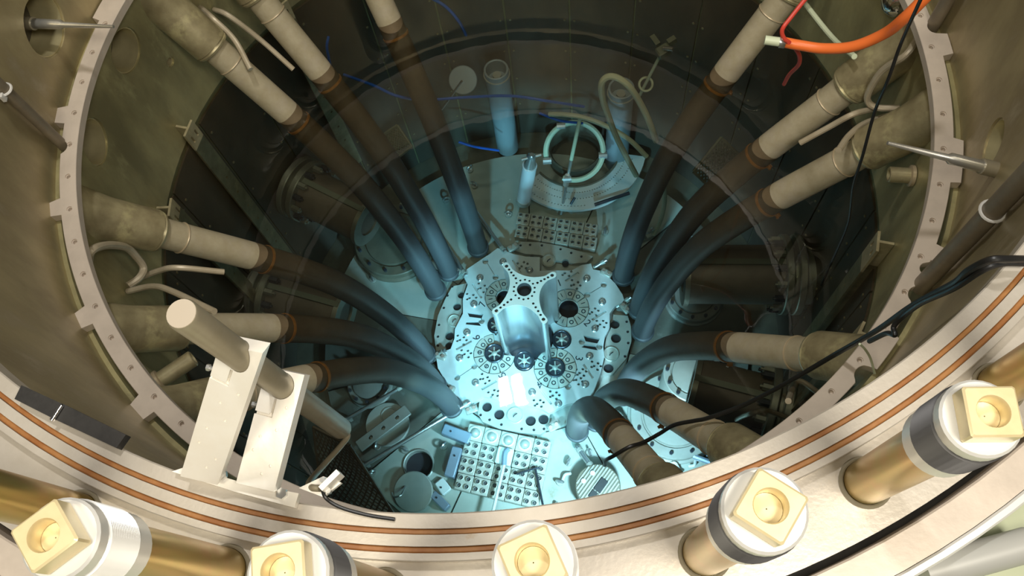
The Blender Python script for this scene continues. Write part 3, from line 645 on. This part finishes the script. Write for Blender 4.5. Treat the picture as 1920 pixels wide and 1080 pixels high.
# ------------------------------------------------------------------ nozzles on the lower wall
def nozzle(p0, p1, z, r, label, fin=True):
    a, b = P(*p0, z), P(*p1, z); d = (b-a).normalized(); s = Vector((-d.y, d.x, 0)); Zv = Vector((0, 0, 1))
    # run the nozzle back to the wall
    A = a.dot(-d); disc = (a.x*-d.x+a.y*-d.y); rr = a.x**2+a.y**2; tt = -disc+math.sqrt(max(0, disc*disc-rr+(RW-.004)**2)); w0 = a-d*tt*.98
    t = thing('side_nozzle', label, 'nozzle', w0, 0, 'nozzles on the lower wall')
    MB().cyl(w0, a, r*1.0, 32).build('nozzle_neck', M['nozzle'], t)
    for o_ in (0, .075): MB().lathe([(r*.9, -.022), (r*1.33, -.022), (r*1.36, -.016), (r*1.36, .016), (r*1.33, .022), (r*.9, .022)], 44, a+d*(o_-.04), d, closed=True).build('bolted_flange', M['nozzle'], t)
    for k in range(14):
        g = 2*PI*k/14; q = a+(s*math.cos(g)+Zv*math.sin(g))*r*1.17
        MB().cyl(q+d*.05, q+d*.11, .022, 6).cyl(q+d*.10, q+d*.125, .010, 8).build('flange_bolt', M['plug'] if k % 2 else M['nozzle'], t)
    MB().lathe([(.001, .0), (r, .0), (r, -(b-a).length+.02), (r*.9, -(b-a).length+.02)], 36, b, d).build('nozzle_body', M['deep'], t)
    if fin: MB().box((a+b)/2+Zv*(r+.008)+d*.03, ((b-a).length*.92, .035, .022), d, s).build('top_strip', M['mesh'], t)
    MB().lathe([(r*.6, -.0), (r*1.08, 0), (r*1.08, -.03), (r*.6, -.03)], 36, b+d*.015, d, closed=True).build('end_ring', M['nozzle'], t)
nozzle((1478, 515), (1284, 514), -2.2, .185, 'big horizontal nozzle with a bolted flange on the right wall under the pipes')
nozzle((505, 550), (645, 589), -2.2, .16, 'horizontal nozzle with a bright bolted flange on the left wall')
nozzle((570, 355), (690, 415), -2.15, .16, 'dim bolted nozzle on the upper left wall between two pipes')
nozzle((1452, 765), (1300, 725), -1.95, .17, 'horizontal nozzle with a bolted flange at lower right behind the bent tubes')

# ------------------------------------------------------------------ wall rails, ports, stubs, conduits
def rail(px, py, ln, label, Rr=1.690, wd=.10):
    c = PC(px, py, Rr); a = az(c); e = Vector((math.cos(a), math.sin(a), 0)); s = Vector((-e.y, e.x, 0)); z1 = c.z
    t = thing('guide_rail', label, 'rail', (c.x, c.y, z1-ln), 0, 'upright rails on the vessel wall')
    fl_ = MB().box(c+Vector((0, 0, -ln/2)), (.012, wd, ln), e, s).build('rail_flange', M['boss'], t)
    k = MB()
    for j in (-1, 1): k.box(c+s*j*.022+Vector((0, 0, -.075)), (.05, .012, .05), e, s)
    for j in range(3, 9): k.cyl(c-e*.05+Vector((0, 0, -.17*j)), c+e*.05+Vector((0, 0, -.17*j)), .008, 8)
    carve(fl_, k)
    MB().box(c+e*((RW-Rr)/2+.002)+Vector((0, 0, -ln/2)), (RW-Rr-.008, .012, ln), e, s).build('rail_web', M['boss'], t)
rail(352, 240, 1.7, 'tall slotted rail on the left wall, the higher one, beside the upper port')
rail(318, 388, 1.6, 'slotted rail on the left wall just above the leftmost big pipe boss')
rail(1647, 452, 1.6, 'tall rail on the right wall in the middle of the dark gap')
rail(1612, 622, 1.4, 'short topped rail on the right wall above the curved right pipe')
rail(525, 10, 1.7, 'slotted rail at the top edge between the upper left pipes')

def port(px, py, R, r, label, wall, depth=.15):
    c = PC(px, py, R); a = az(c); e = Vector((math.cos(a), math.sin(a), 0))
    carve(wall, MB().cyl(c-e*.06+e*0, c+e*depth, r, 36))
    t = thing('round_port', label, 'port', c+e*(depth-.01)+Vector((0, 0, -r)))
    MB().lathe([(r-.001, .006), (r-.001, depth-.001), (r-.007, depth-.001), (r-.007, .006)], 36, c, e, closed=True).build('port_sleeve', M['portlit'], t)  # sleeve colour brightened for the light on the port's inner wall
    MB().cyl(c+e*(depth-.008), c+e*(depth-.001), r-.008, 36).build('port_shade_disc', M['portshade'], t)  # dark disc standing in for shadow on the port's steel bottom
port(84, 48, RU, .125, 'large round port in the upper left wall with a steel pin in it', wall_upper)
port(236, 95, RW, .105, 'round port under the ring at upper left, the one nearer the big elbow', wall_lower)
port(178, 266, RW, .105, 'round port under the ring on the left wall, the lower of two', wall_lower)
port(320, 116, RW, .026, 'tiny round hole in the wall beside the big upper left elbow', wall_lower, .06)
port(1862, 268, RU, .085, 'narrow round port in the right wall behind the steel pin', wall_upper)

def pin(pts, label):
    a, b = pts; d = (b-a).normalized(); L_ = (b-a).length
    t = thing('steel_pin', label, 'pin', a)
    MB().tube([a, a+d*L_*.42, a+d*L_*.45, b], [.021, .019, .012, .006], 14).build('pin_shaft', M['steel'], t)
    MB().cyl(a-d*.005, a+d*.05, .026, 16).build('pin_collar', M['rod'], t)
c = PC(84, 46, RU); pin((c*1.0+Vector((c.x*.05, c.y*.05, 0)), P(213, 50, .28)), 'thin tapered steel pin sticking out of the large upper left port')
c = PC(1866, 318, RU-.005); pin((c, P(1664, 268, .42)), 'thin tapered steel pin sticking out over the ring on the right')

def stub(px, py, R, L_, r, label, m='boss'):
    c = PC(px, py, R); a = az(c); e = Vector((math.cos(a), math.sin(a), 0))
    t = thing('stub_pipe', label, 'stub', c)
    MB().lathe([(r, 0), (r, L_-.004), (r-.004, L_), (r-.012, L_), (r-.012, L_-.03), (.001, L_-.03)], 28, c, -e).build('stub_tube', M[m], t)
    MB().lathe([(r, 0), (r+.012, 0), (r+.012, .014), (r, .018)], 28, c, -e).build('stub_weld', M['weld'], t)
stub(296, 716, RW-.004, .17, .036, 'short steel stub pipe on the wall at lower left beside the ring')
stub(1712, 330, RW-.004, .10, .034, 'short stub pipe on the right wall below the steel pin')

def conduit(px, py, z0, z1, r, label):
    c = PC(px, py, RU-.035); a = az(c); e = Vector((math.cos(a), math.sin(a), 0)); s = Vector((-e.y, e.x, 0))
    t = thing('riser_conduit', label, 'conduit', (c.x, c.y, z0))
    MB().cyl((c.x, c.y, z0), (c.x, c.y, z1), r, 18).build('conduit_tube', M['conduit'], t)
    zc = z0+(z1-z0)*.62
    MB().torus((c.x, c.y, zc), (0, 0, 1), r+.004, .005, 20, 6).box((c.x-e.x*.0+s.x*(r+.012), c.y+s.y*(r+.012), zc), (.012, .02, .03), e, s).build('conduit_clip', M['sleeve'], t)
conduit(122, 276, -.03, .60, .022, 'thin dark conduit running up the left wall from the ring')
conduit(1712, 552, -.03, .90, .030, 'thick dark conduit running up the right wall from the ring notch')
conduit(1748, 50, -.03, .90, .026, 'dark conduit on the wall at the upper right corner')

def rtube(pts, r, label, m='thin', name='bent_tube', cat='tube', n=6, seg=10):
    v = [PC(*q) for q in pts]; t = tag(MB().tube(smooth(v, n), r, seg).build(name, M[m]), label, cat); return t
rtube([(166, 492, 1.75), (172, 470, 1.70), (200, 460, 1.68), (236, 464, 1.68), (256, 482, 1.68), (269, 502, 1.68), (262, 520, 1.70), (240, 536, 1.75)], .017, 'bent grab-handle tube on the left wall below the big pipe boss')
rtube([(258, 523, 1.75), (300, 507, 1.62), (335, 502, 1.52), (420, 510, 1.36)], .0135, 'thin pale tube bending level into the water below the left pipe')
rtube([(240, 546, 1.75), (285, 537, 1.62), (320, 545, 1.53), (402, 584, 1.38)], .0135, 'thin pale tube sloping down to the water just above the vertical rod top')
rtube([(376, 14, 1.75), (400, 35, 1.62), (440, 75, 1.52), (470, 130, 1.38)], .0135, 'thin pale tube beside the big upper left elbow, the nearer of two')
rtube([(402, 18, 1.75), (430, 30, 1.64), (490, 76, 1.52), (550, 130, 1.36)], .0135, 'thin pale tube between the two upper left pipes')
rtube([(1722, 68, 1.75), (1700, 102, 1.68), (1662, 126, 1.64), (1641, 150, 1.62), (1626, 184, 1.62), (1642, 201, 1.66), (1686, 203, 1.75)], .015, 'bent loop of thin tube on the right wall behind the black cable')
rtube([(1640, 204, 1.68), (1600, 214, 1.55), (1555, 238, 1.47), (1500, 268, 1.36)], .0135, 'thin tube sloping left into the water between the two right pipes')
rtube([(1664, 217, 1.74), (1620, 232, 1.6), (1592, 254, 1.5), (1572, 282, 1.42)], .0135, 'thin curved tube just above the lower right wall boss')
rtube([(1378, 788, 1.42), (1405, 776, 1.5), (1440, 771, 1.58), (1495, 792, 1.74)], .0135, 'thin arched tube at lower right beside the ring')
rtube([(1478, 752, 1.58), (1489, 724, 1.6), (1504, 716, 1.62), (1545, 745, 1.73)], .0135, 'thin hooked tube on the wall at lower right')
rtube([(1415, 700, 1.5), (1446, 722, 1.56), (1482, 752, 1.66)], .016, 'short slanted tube under the curved right pipe')
rtube([(1500, -5, 1.68), (1560, 70, 1.6), (1602, 106, 1.55)], .0125, 'straight cream tube behind the orange hose', 'hose')

# ------------------------------------------------------------------ vertical rod in its two brackets on the flange
q1, q2 = P(456, 664, 1.34), P(530, 730, 1.10)
axd = (q2-q1).normalized(); top = P(340, 588, 1.59); bot = P(643, 806, .64); dr = (bot-top).normalized()
t = thing('vertical_rod', 'stout round steel rod with a bright cut end, held upright by the two brackets', 'rod', bot)
MB().tube([top, top+dr*.006, bot-dr*.02, bot], [.025, .0275, .0275, .022], 28).build('rod_bar', M['rod'], t)
MB().cyl(top-dr*.001, top+dr*.001, .0245, 28).build('rod_end_face', M['rodend'], t)
def on_axis(z): return top+dr*((z-top.z)/dr.z)
s_ = (P(492, 657, 1.34)-P(438, 646, 1.34)).normalized()
for nm, foot, zz, lb in (('rod_bracket', P(380, 891, 1.045), 1.34, 'spotted aluminium bracket arm, the left and higher of two holding the rod'), ('rod_bracket', P(484, 912, 1.04), 1.10, 'spotted aluminium bracket arm, the right and lower of two holding the rod')):
    h_ = on_axis(zz); d = (h_-foot).normalized(); h2 = h_+d*.036; n_ = s_.cross(d).normalized()
    if n_.dot(CAM-h_) < 0: n_ = -n_
    t = thing(nm, lb, 'bracket', foot, 0, 'aluminium brackets holding the rod'); W = .043; T = .016
    vs = [p+s_*W*i+n_*T*k for p in (foot, h2) for i in (-1, 1) for k in (-1, 1)]
    arm = MB().add(vs, [(0, 1, 3, 2), (4, 6, 7, 5), (0, 4, 5, 1), (2, 3, 7, 6), (0, 2, 6, 4), (1, 5, 7, 3)]).build('arm_plate', M['bracket'], t)
    k = MB().cyl(h_-dr*.12, h_+dr*.12, .0283, 28)
    g1 = h_-d*.062-s_*.024
    k.box(g1+n_*T, (.0065, .042, .022), d, s_)
    k.box(h_-d*.045-s_*.005+n_*T, (.040, .0055, .022), d, s_)
    L_ = (h2-foot).length
    for f_, g_ in ((.12, .1), (.2, .3), (.3, -.35), (.42, -.25), (.5, .2), (.62, -.1), (.7, .33)):
        q = foot+d*L_*f_+s_*.07*g_; k.cyl(q+n_*(T-.005), q+n_*(T+.02), .0035, 8)
    carve(arm, k)
    q = h_-d*.048-s_*W; MB().cyl(q+s_*.002, q-s_*.012, .004, 8).cyl(q-s_*.010, q-s_*.016, .007, 6).build('arm_screw', M['steel'], t)
t = thing('mounting_plate', 'flat aluminium base plate under the brackets on the near flange', 'plate', P(440, 915, 1.011))
def flat(pts, z0, z1, name, m, parent): return MB().prism([tuple(P(x, y, z1)[:2]) for x, y in pts], z0, z1).build(name, m, parent)
flat([(322, 884), (352, 874), (458, 906), (560, 925), (552, 952), (440, 922)], 1.0105, 1.030, 'base_plate', M['bracket'], t)
for x, y in ((418, 891), (530, 926)): q = P(x, y, 1.03); MB().cyl(q, q+Vector((0, 0, .010)), .012, 6).build('base_nut', M['steel'], t)
t = thing('corner_bracket', 'small rusty white corner bracket with two bolts on the near flange lip', 'bracket', P(610, 915, 1.011))
flat([(560, 915), (606, 932), (640, 905), (606, 893)], 1.011, 1.022, 'bracket_plate', M['bracket'], t)
q = P(622, 903, 1.04); MB().box(q, (.05, .012, .04), (.8, .6, 0), (-.6, .8, 0)).build('bracket_tab', M['bracket'], t)
for x, y in ((607, 901), (618, 922)): q = P(x, y, 1.028); MB().cyl(q, q+Vector((0, -.0, .012)), .006, 8).build('bracket_bolt', M['steel'], t)
t = tag(MB().tube(smooth([bot-dr*.01, P(652, 816, .63), P(640, 835, .66), P(600, 880, .80), P(580, 905, .96), P(585, 914, 1.02), P(600, 916, 1.03)], 6), .0075, 12).build('hooked_rod', M['rod']), 'thin bent rod from the foot of the vertical rod to the corner bracket', 'rod')
tag(MB().tube(smooth([P(604, 918, 1.03), P(612, 935, 1.02), P(640, 952, 1.016), P(690, 966, 1.014), P(740, 974, 1.014)], 6), .004, 8).build('cord', M['cable']), 'thin dark cord lying on the flange lip beside the corner bracket', 'cord')

# black rubber pad on the flange at left
t = thing('rubber_pad', 'black rubber strip with a chrome pin resting on the flange lip at left', 'pad', P(130, 790, 1.011))
flat([(27, 748), (40, 722), (116, 757), (100, 785)], 1.011, 1.035, 'pad_half', M['rubber'], t)
flat([(104, 787), (118, 757), (236, 815), (218, 840)], 1.011, 1.035, 'pad_half', M['rubber'], t)
a, b = P(97, 788, 1.04), P(115, 760, 1.04); MB().cyl(a, b, .0055, 12).build('pad_pin', M['chrome'], t)

# ------------------------------------------------------------------ studs with threaded sleeve and square brass nut
def stud(a, ztop, label, dark, rot, sleeve=True):
    A = R_(a); x, y = 1.935*math.cos(A), 1.935*math.sin(A); r = .0455
    t = thing('closure_stud', label, 'stud', (x, y, .98), 0, 'closure studs around the flange')
    MB().lathe([(r+.001, 0), (r+.009, 0), (r+.009, .004), (r+.004, .010), (r+.001, .008)], 32, (x, y, .98)).build('collar_ring', M['rod'], t)
    MB().cyl((x, y, .981), (x, y, ztop-.20 if sleeve else ztop), r, 32).build('stud_shaft', M['stud'], t)
    if not sleeve: return
    z0, z1 = ztop-.20, ztop-.035; R = .059
    body = MB().lathe([(r-.01, z0), (R, z0), (R, z0+.040), (R-.003, z0+.043)], 32, (x, y, 0)).build('sleeve', M['sleeve'], t)
    MB().lathe([(R-.003, z1-.030), (R, z1-.027), (R, z1-.004), (R-.004, z1), (.001, z1)], 32, (x, y, 0)).build('sleeve_cap', M['sleeve'], t)
    pr_ = []; nt = 17; zz = z0+.043; st = (z1-.030-zz)/nt
    for k in range(nt): pr_ += [(R-.001, zz+st*(k+.25)), (R+.0026, zz+st*(k+.5)), (R-.001, zz+st*(k+.75))]
    MB().lathe([(R-.003, zz)]+pr_+[(R-.003, z1-.030)], 36, (x, y, 0)).build('thread', M['thread'] if dark else M['sleeve'], t)
    e = Vector((math.cos(R_(rot)), math.sin(R_(rot)), 0)); f = Vector((-e.y, e.x, 0))
    nut = MB().box((x, y, ztop-.0145), (.074, .074, .041), e, f, .003).build('square_nut', M['brass'], t)
    carve(nut, MB().lathe([(.001, -.034), (.022, -.034), (.022, -.004), (.025, .002), (.025, .02), (.001, .02)], 32, (x, y, ztop+.006)))
    MB().lathe([(.0215, -.0335), (.0215, -.031), (.001, -.031)], 24, (x, y, ztop+.006)).build('socket_bottom', M['brass'], t)
stud(-71, 1.585, 'golden stud with black threaded sleeve and square brass nut at right', True, -9)
stud(-81.9, 1.655, 'stud with black threaded sleeve, tilted square nut, second from the right', True, -43)
stud(-91.5, 1.64, 'stud with tilted square brass nut at the middle of the bottom edge', False, 15)
stud(-101.7, 1.645, 'stud with a square brass nut at the bottom edge, left of the middle', True, 0)
stud(-111.9, 1.645, 'golden stud with a white smooth sleeve and diamond-set brass nut at lower left', False, 30)
stud(-122.8, 1.63, 'golden stud shaft at the left edge, behind the white-sleeved one', False, 20)
stud(-60.2, 1.63, 'golden stud shaft at the right edge above the dark-sleeved one', True, 10)
# grey pipe and light beam outside the flange, lower right
tag(MB().tube([P(1730, 1075, .93), P(1930, 1020, .93)], .035, 24).build('grey_pipe', M['greypipe']), 'smooth pale grey pipe at the bottom right corner', 'pipe')

# ------------------------------------------------------------------ hoses, cables
def cable(pts, r, m, label, name='cable', cat='cable', n=8, seg=10, parent=None):
    o = MB().tube(smooth(pts, n), r, seg).build(name, M[m], parent)
    if parent is None: tag(o, label, cat)
    return o
t = thing('orange_hose', 'thick orange hose with a pale end fitting at the upper right', 'hose', P(1440, 75, .2))
cable([P(1468, 79, .2), P(1500, 85, .2), P(1545, 91, .22), P(1600, 87, .28), P(1660, 62, .38), P(1700, 30, .5), P(1745, -15, .6)], .019, 'orange', '', 'hose_tube', parent=t, seg=16)
MB().cyl(P(1434, 75, .2), P(1464, 79, .2), .017, 14).build('hose_fitting', M['hose'], t)
MB().cyl(P(1461, 79, .2), P(1472, 80, .2), .0205, 16).build('hose_clamp', M['steel'], t)
cable([P(1515, -8, .25), P(1485, 30, .22), P(1467, 55, .2), P(1470, 72, .23), P(1480, 80, .25)], .008, 'red', 'red cable looping down to the end of the orange hose', n=6)
cable([P(1491, 90, .17), P(1499, 105, .1), P(1497, 122, .0), P(1480, 140, -.2), P(1470, 158, -.35)], .008, 'red', 'short red cable hanging below the orange hose', n=6)
c = PC(1668, 3, RW-.05); e = Vector((c.x, c.y, 0)).normalized()
tag(MB().lathe([(.001, .030), (.03, .026), (.052, .012), (.060, 0), (.066, -.006), (.060, -.014), (.060, -.05)], 28, c, -e).build('chrome_cap', M['chrome']), 'shiny chrome cap at the top edge above the orange hose', 'cap')
cable([P(1728, -5, .7), P(1690, 80, .45), P(1665, 150, .3), P(1640, 210, .1), P(1618, 290, -.1), P(1600, 350, -.3), P(1590, 420, -.6), P(1560, 490, -.95), P(1540, 535, -1.1)], .006, 'cable', 'thin black cable hanging down the right side in front of the pipes')
blk = [P(1930, 486, 1.05), P(1890, 486, 1.08), P(1855, 488, 1.08), P(1815, 508, 1.0), P(1790, 530, .9), P(1740, 556, .7), P(1700, 580, .55), P(1640, 622, .3), P(1560, 668, .0), P(1480, 715, -.2), P(1400, 757, -.42), P(1330, 783, -.54), P(1302, 789, -.60), P(1264, 797, -.68), P(1235, 814, -.80), P(1205, 830, -.70), P(1180, 838, -.67), P(1150, 855, -.72), P(1136, 863, -.84), P(1134, 872, -.98)]
cable(blk, .0085, 'cable', 'black cable running from the right rim down to the short near pipe')
cable([P(1930, 494, 1.04), P(1880, 494, 1.04), P(1840, 508, 1.02), P(1790, 540, .9), P(1730, 567, .7), P(1695, 592, .55), P(1676, 612, .5), P(1678, 628, .5), P(1662, 625, .45), P(1630, 640, .33)], .0075, 'cable', 'second black cable beside the long one, with a small loop at the ring')
cable([P(1612, 645, .25), P(1622, 655, .2), P(1632, 672, .1), P(1640, 700, .02)], .004, 'hose', 'thin tan cord hanging over the ring at the right', n=6)
cable([P(800, -8, -1.05), P(835, 12, -1.05), P(860, 40, -1.1), P(874, 66, -1.3)], .009, 'blue', 'blue cable curving in at the middle of the top edge')
cable([P(616, 68, -1.1), P(613, 90, -1.15), P(620, 125, -1.3)], .008, 'blue', 'short blue cable between the upper left pipes')
cable([P(645, 140, -1.6), P(700, 160, -1.5), P(745, 180, -1.5), P(800, 187, -1.6), P(880, 182, -1.6), P(960, 180, -1.55), P(1030, 190, -1.55), P(1095, 200, -1.7)], .009, 'blue', 'long blue cable crossing behind the far pipes')
cable([P(1012, 212, -2.2), P(1050, 226, -2.2), P(1092, 231, -2.3)], .009, 'blue', 'short blue cable above the hose ring')
cable([P(860, 266, -2.4), P(890, 275, -2.45), P(935, 282, -2.6)], .009, 'blue', 'short blue cable left of the silver cylinder')

# ------------------------------------------------------------------ gear standing at the far side under water
def canister(px, py, pyb, pxb, z, r, label, disc=True):
    c = P(px, py, z)
    t = thing('canister', label, 'canister', (c.x, c.y, ZFL), 0, 'tall canisters at the far wall')
    MB().lathe([(r, ZFL), (r, z), (r-.008, z+.004), (r-.014, z), (r-.014, z-.12), (.001, z-.12)], 32, (c.x, c.y, 0)).build('canister_tube', M['canister'], t)
    MB().torus((c.x, c.y, z-.05), (0, 0, 1), r+.003, .006, 28, 6).build('canister_band', M['cover'], t)
    MB().cyl((c.x, c.y, z-.119), (c.x, c.y, z-.06), r*.35, 16).build('canister_core', M['cover'], t)
def zat(px, py, r):  # level at which the pixel lies at radius r
    return PC(px, py, r).z
z_ = zat(930, 130, 1.60); canister(930, 130, 0, 0, z_, .085, 'tall grey open canister at the far wall, left of the two')
z_ = zat(1165, 165, 1.56); canister(1165, 165, 0, 0, z_, .088, 'tall blue-grey canister behind the pale looped hose')
def up(px, py, d_, z):  return P(px, py, z)
# silver cylinder
a, b = P(997, 290, -2.3), P(981, 378, -2.95); d = (b-a).normalized()
t = thing('silver_cylinder', 'shiny silver cylinder with a small valve on top at the far side of the floor', 'cylinder', b)
MB().tube([a+d*.14, b], [.052, .052], 24).build('cylinder_tube', M['silver'], t)
MB().tube([a, a+d*.02, a+d*.06, a+d*.14], [.016, .03, .03, .046], 18).build('cylinder_neck', M['steel'], t)
s = Vector((1, .1, 0)).normalized(); MB().cyl(a+d*.03-s*.07, a+d*.03+s*.07, .010, 10).build('valve_bar', M['steel'], t)
MB().cyl(b-d*.05, b, .056, 24).build('cylinder_foot', M['cover'], t)
# hose ring and its pole
ctr = P(1077, 284, -2.55); d_ = (CAM-ctr).normalized(); d_ = (d_+Vector((0, -.2, .1))).normalized()
t = thing('hose_ring', 'large pale hose ring fixed to an upright pole at the far side', 'ring', P(1075, 345, ZFL+.1))
x, y, _z = frame(d_); Rr = .205
MB().torus(ctr, d_, Rr, .020, 44, 8, -2.05, 2.35+.9).build('ring_hose', M['hose'], t)
for ang_ in (-.2, 2.0, 3.4, 4.4):
    q = ctr+(x*math.cos(ang_)+y*math.sin(ang_))*Rr; MB().cyl(q-x*.03, q+x*.03, .026, 10).build('ring_clip', M['steel'], t)
MB().tube([P(1088, 220, -2.2), P(1071, 300, -2.5)], .014, 12).build('ring_pole', M['hose'], t)
MB().tube([P(1071, 300, -2.5), P(1062, 345, -2.8), P(1052, 402, -3.0)], .012, 12).build('pole_extension', M['steel'], t)
MB().cyl(P(1064, 330, -2.65), P(1061, 346, -2.8), .022, 12).build('pole_joint', M['steel'], t)
cable([P(1030, 214, -2.15), P(1060, 215, -2.1), P(1096, 221, -2.1), P(1140, 238, -2.15), P(1180, 262, -2.2), P(1213, 294, -2.3)], .017, 'hose', 'pale hose stretching right from the top of the hose ring', 'pale_hose', 'hose')
cable([P(1230, 264, -1.75), P(1218, 230, -1.55), P(1203, 198, -1.4), P(1182, 165, -1.25), P(1160, 147, -1.2), P(1140, 144, -1.2), P(1128, 157, -1.25), P(1130, 185, -1.4), P(1140, 215, -1.6), P(1155, 255, -1.85), P(1174, 293, -2.1), P(1193, 329, -2.3)], .019, 'hose', 'pale looped hose hanging like an upside-down U over the far wall', 'pale_hose', 'hose')
cable([P(1245, 342, -2.5), P(1246, 380, -2.75), P(1238, 415, -2.9), P(1225, 440, -2.98)], .016, 'hose', 'short pale hose on the teal floor between the right vertical pipes', 'pale_hose', 'hose')
t = thing('pole_tool', 'thin pole with a square clamp head and a small ring, at the far right', 'tool', P(1196, 185, -1.7))
MB().tube([P(1240, 100, -1.3), P(1197, 183, -1.7)], .010, 10).build('pole', M['hose'], t)
h_ = P(1244, 96, -1.28); MB().box(h_, (.08, .06, .06), (.9, .3, .2), (-.3, .9, 0), .008).box(h_+Vector((.06, .06, 0)), (.05, .03, .04), (.9, .3, .2), (-.3, .9, 0)).box(h_+Vector((-.03, .08, .0)), (.03, .07, .03), (.9, .3, .2), (-.3, .9, 0)).build('clamp_head', M['mesh'], t)
MB().torus(P(1211, 158, -1.6), (0, -.6, .8), .040, .008, 24, 6).build('small_ring', M['hose'], t)
MB().cyl(P(1244, 90, -1.22), P(1262, 92, -1.2), .012, 8).build('clamp_screw', M['steel'], t)
# arc tray with two rows of holes
c = P(1078, 276, -2.92); tr_ = thing('arc_tray', 'pale curved tray with rows of small holes in front of the hose ring', 'tray', (c.x, c.y, ZFL))
a0, a1 = R_(-150), R_(-20); ri = (P(1078, 352, -2.92)-c).length; ro = (P(1078, 394, -2.92)-c).length
tray = MB().lathe([(ri, -.03), (ri, 0), (ro, 0), (ro, -.03)], 40, (c.x, c.y, -2.92), (0, 0, 1), True, a0, a1).build('tray_plate', M['white'], tr_)
k = MB()
for row in (.22, .50, .82):
    rr = ri+(ro-ri)*row
    for i in range(44 if row != .82 else 20):
        A = a0+.08+(a1-a0-.16)*i/43; q = c+pol(rr, A, 0); k.cyl((q.x, q.y, -2.935), (q.x, q.y, -2.90), .0055, 6)
carve(tray, k)
MB().lathe([(ri-.012, -.08), (ri-.012, .02), (ri, .02), (ri, -.08)], 40, (c.x, c.y, -2.92), (0, 0, 1), True, a0, a1).build('tray_rim', M['panel'], tr_)
MB().tube([P(1115, 384, -2.89), P(1180, 362, -2.89)], .014, 8).build('tray_rod', M['plug'], tr_)
MB().tube([P(1070, 383, -2.89), P(1078, 370, -2.86)], .010, 8).build('tray_pin', M['plug'], tr_)
# opening behind the tray, the dark round well
tag(MB().lathe([(.205, -3.05), (.215, -2.90), (.20, -2.895), (.185, -2.92), (.185, -3.05)], 44, (c.x, c.y-.01, 0), closed=True).build('well_rim', M['panel']), 'dark round well rim behind the curved tray', 'rim')
t = thing('round_disc', 'pale glassy disc leaning on the far wall left of the canisters', 'disc', PC(868, 155, 1.66))
q = PC(868, 150, 1.66); MB().lathe([(.001, -.006), (.095, -.006), (.10, 0), (.095, .006), (.001, .006)], 32, q, (CAM-q).normalized()).build('disc_plate', M['canister'], t)
MB().tube([P(866, 152, -1.75), P(828, 205, -2.0)], .008, 8).build('disc_stem', M['steel'], t)

# ------------------------------------------------------------------ perforated screens
def screen(quad, label, n1, n2, zs, m='mesh'):
    p = [P(x, y, z) for (x, y), z in zip(quad, zs)]
    t = thing('mesh_screen', label, 'screen', min(p, key=lambda v: v.z))
    nv = (p[1]-p[0]).cross(p[3]-p[0]).normalized()*.006
    fr = MB()
    for i in range(4): fr.tube([p[i], p[(i+1) % 4]], .010, 6)
    fr.build('screen_frame', M[m], t)
    b = MB(); g = lambda u, v: (p[0]*(1-u)+p[1]*u)*(1-v)+(p[3]*(1-u)+p[2]*u)*v
    for i in range(-n2, n1):
        pts = []
        for s_ in (1, -1):
            a = None
            for j in range(n2+1):
                u = (i+j if s_ > 0 else i+n2-j)/n1; v = j/n2
                if -1e-6 <= u <= 1+1e-6:
                    q = g(u, v)
                    if a is not None: b.tube([a, q], .0055, 4, False)
                    a = q
                else: a = None
    o = b.build('diamond_mesh', M[m], t); o['kind'] = 'stuff'
screen([(588, 800), (655, 835), (752, 985), (610, 985)], 'dark diamond mesh screen at lower left under the bent rod', 11, 13, (-1.7, -1.7, -2.2, -2.2), 'panel')
screen([(1300, 322), (1352, 258), (1385, 290), (1340, 360)], 'green mesh screen among the right pipes under the water', 9, 7, (-1.7, -1.7, -1.8, -1.8))
screen([(715, 255), (745, 235), (772, 275), (740, 300)], 'small green mesh screen between the upper left pipes', 7, 7, (-1.8, -1.8, -1.9, -1.9))
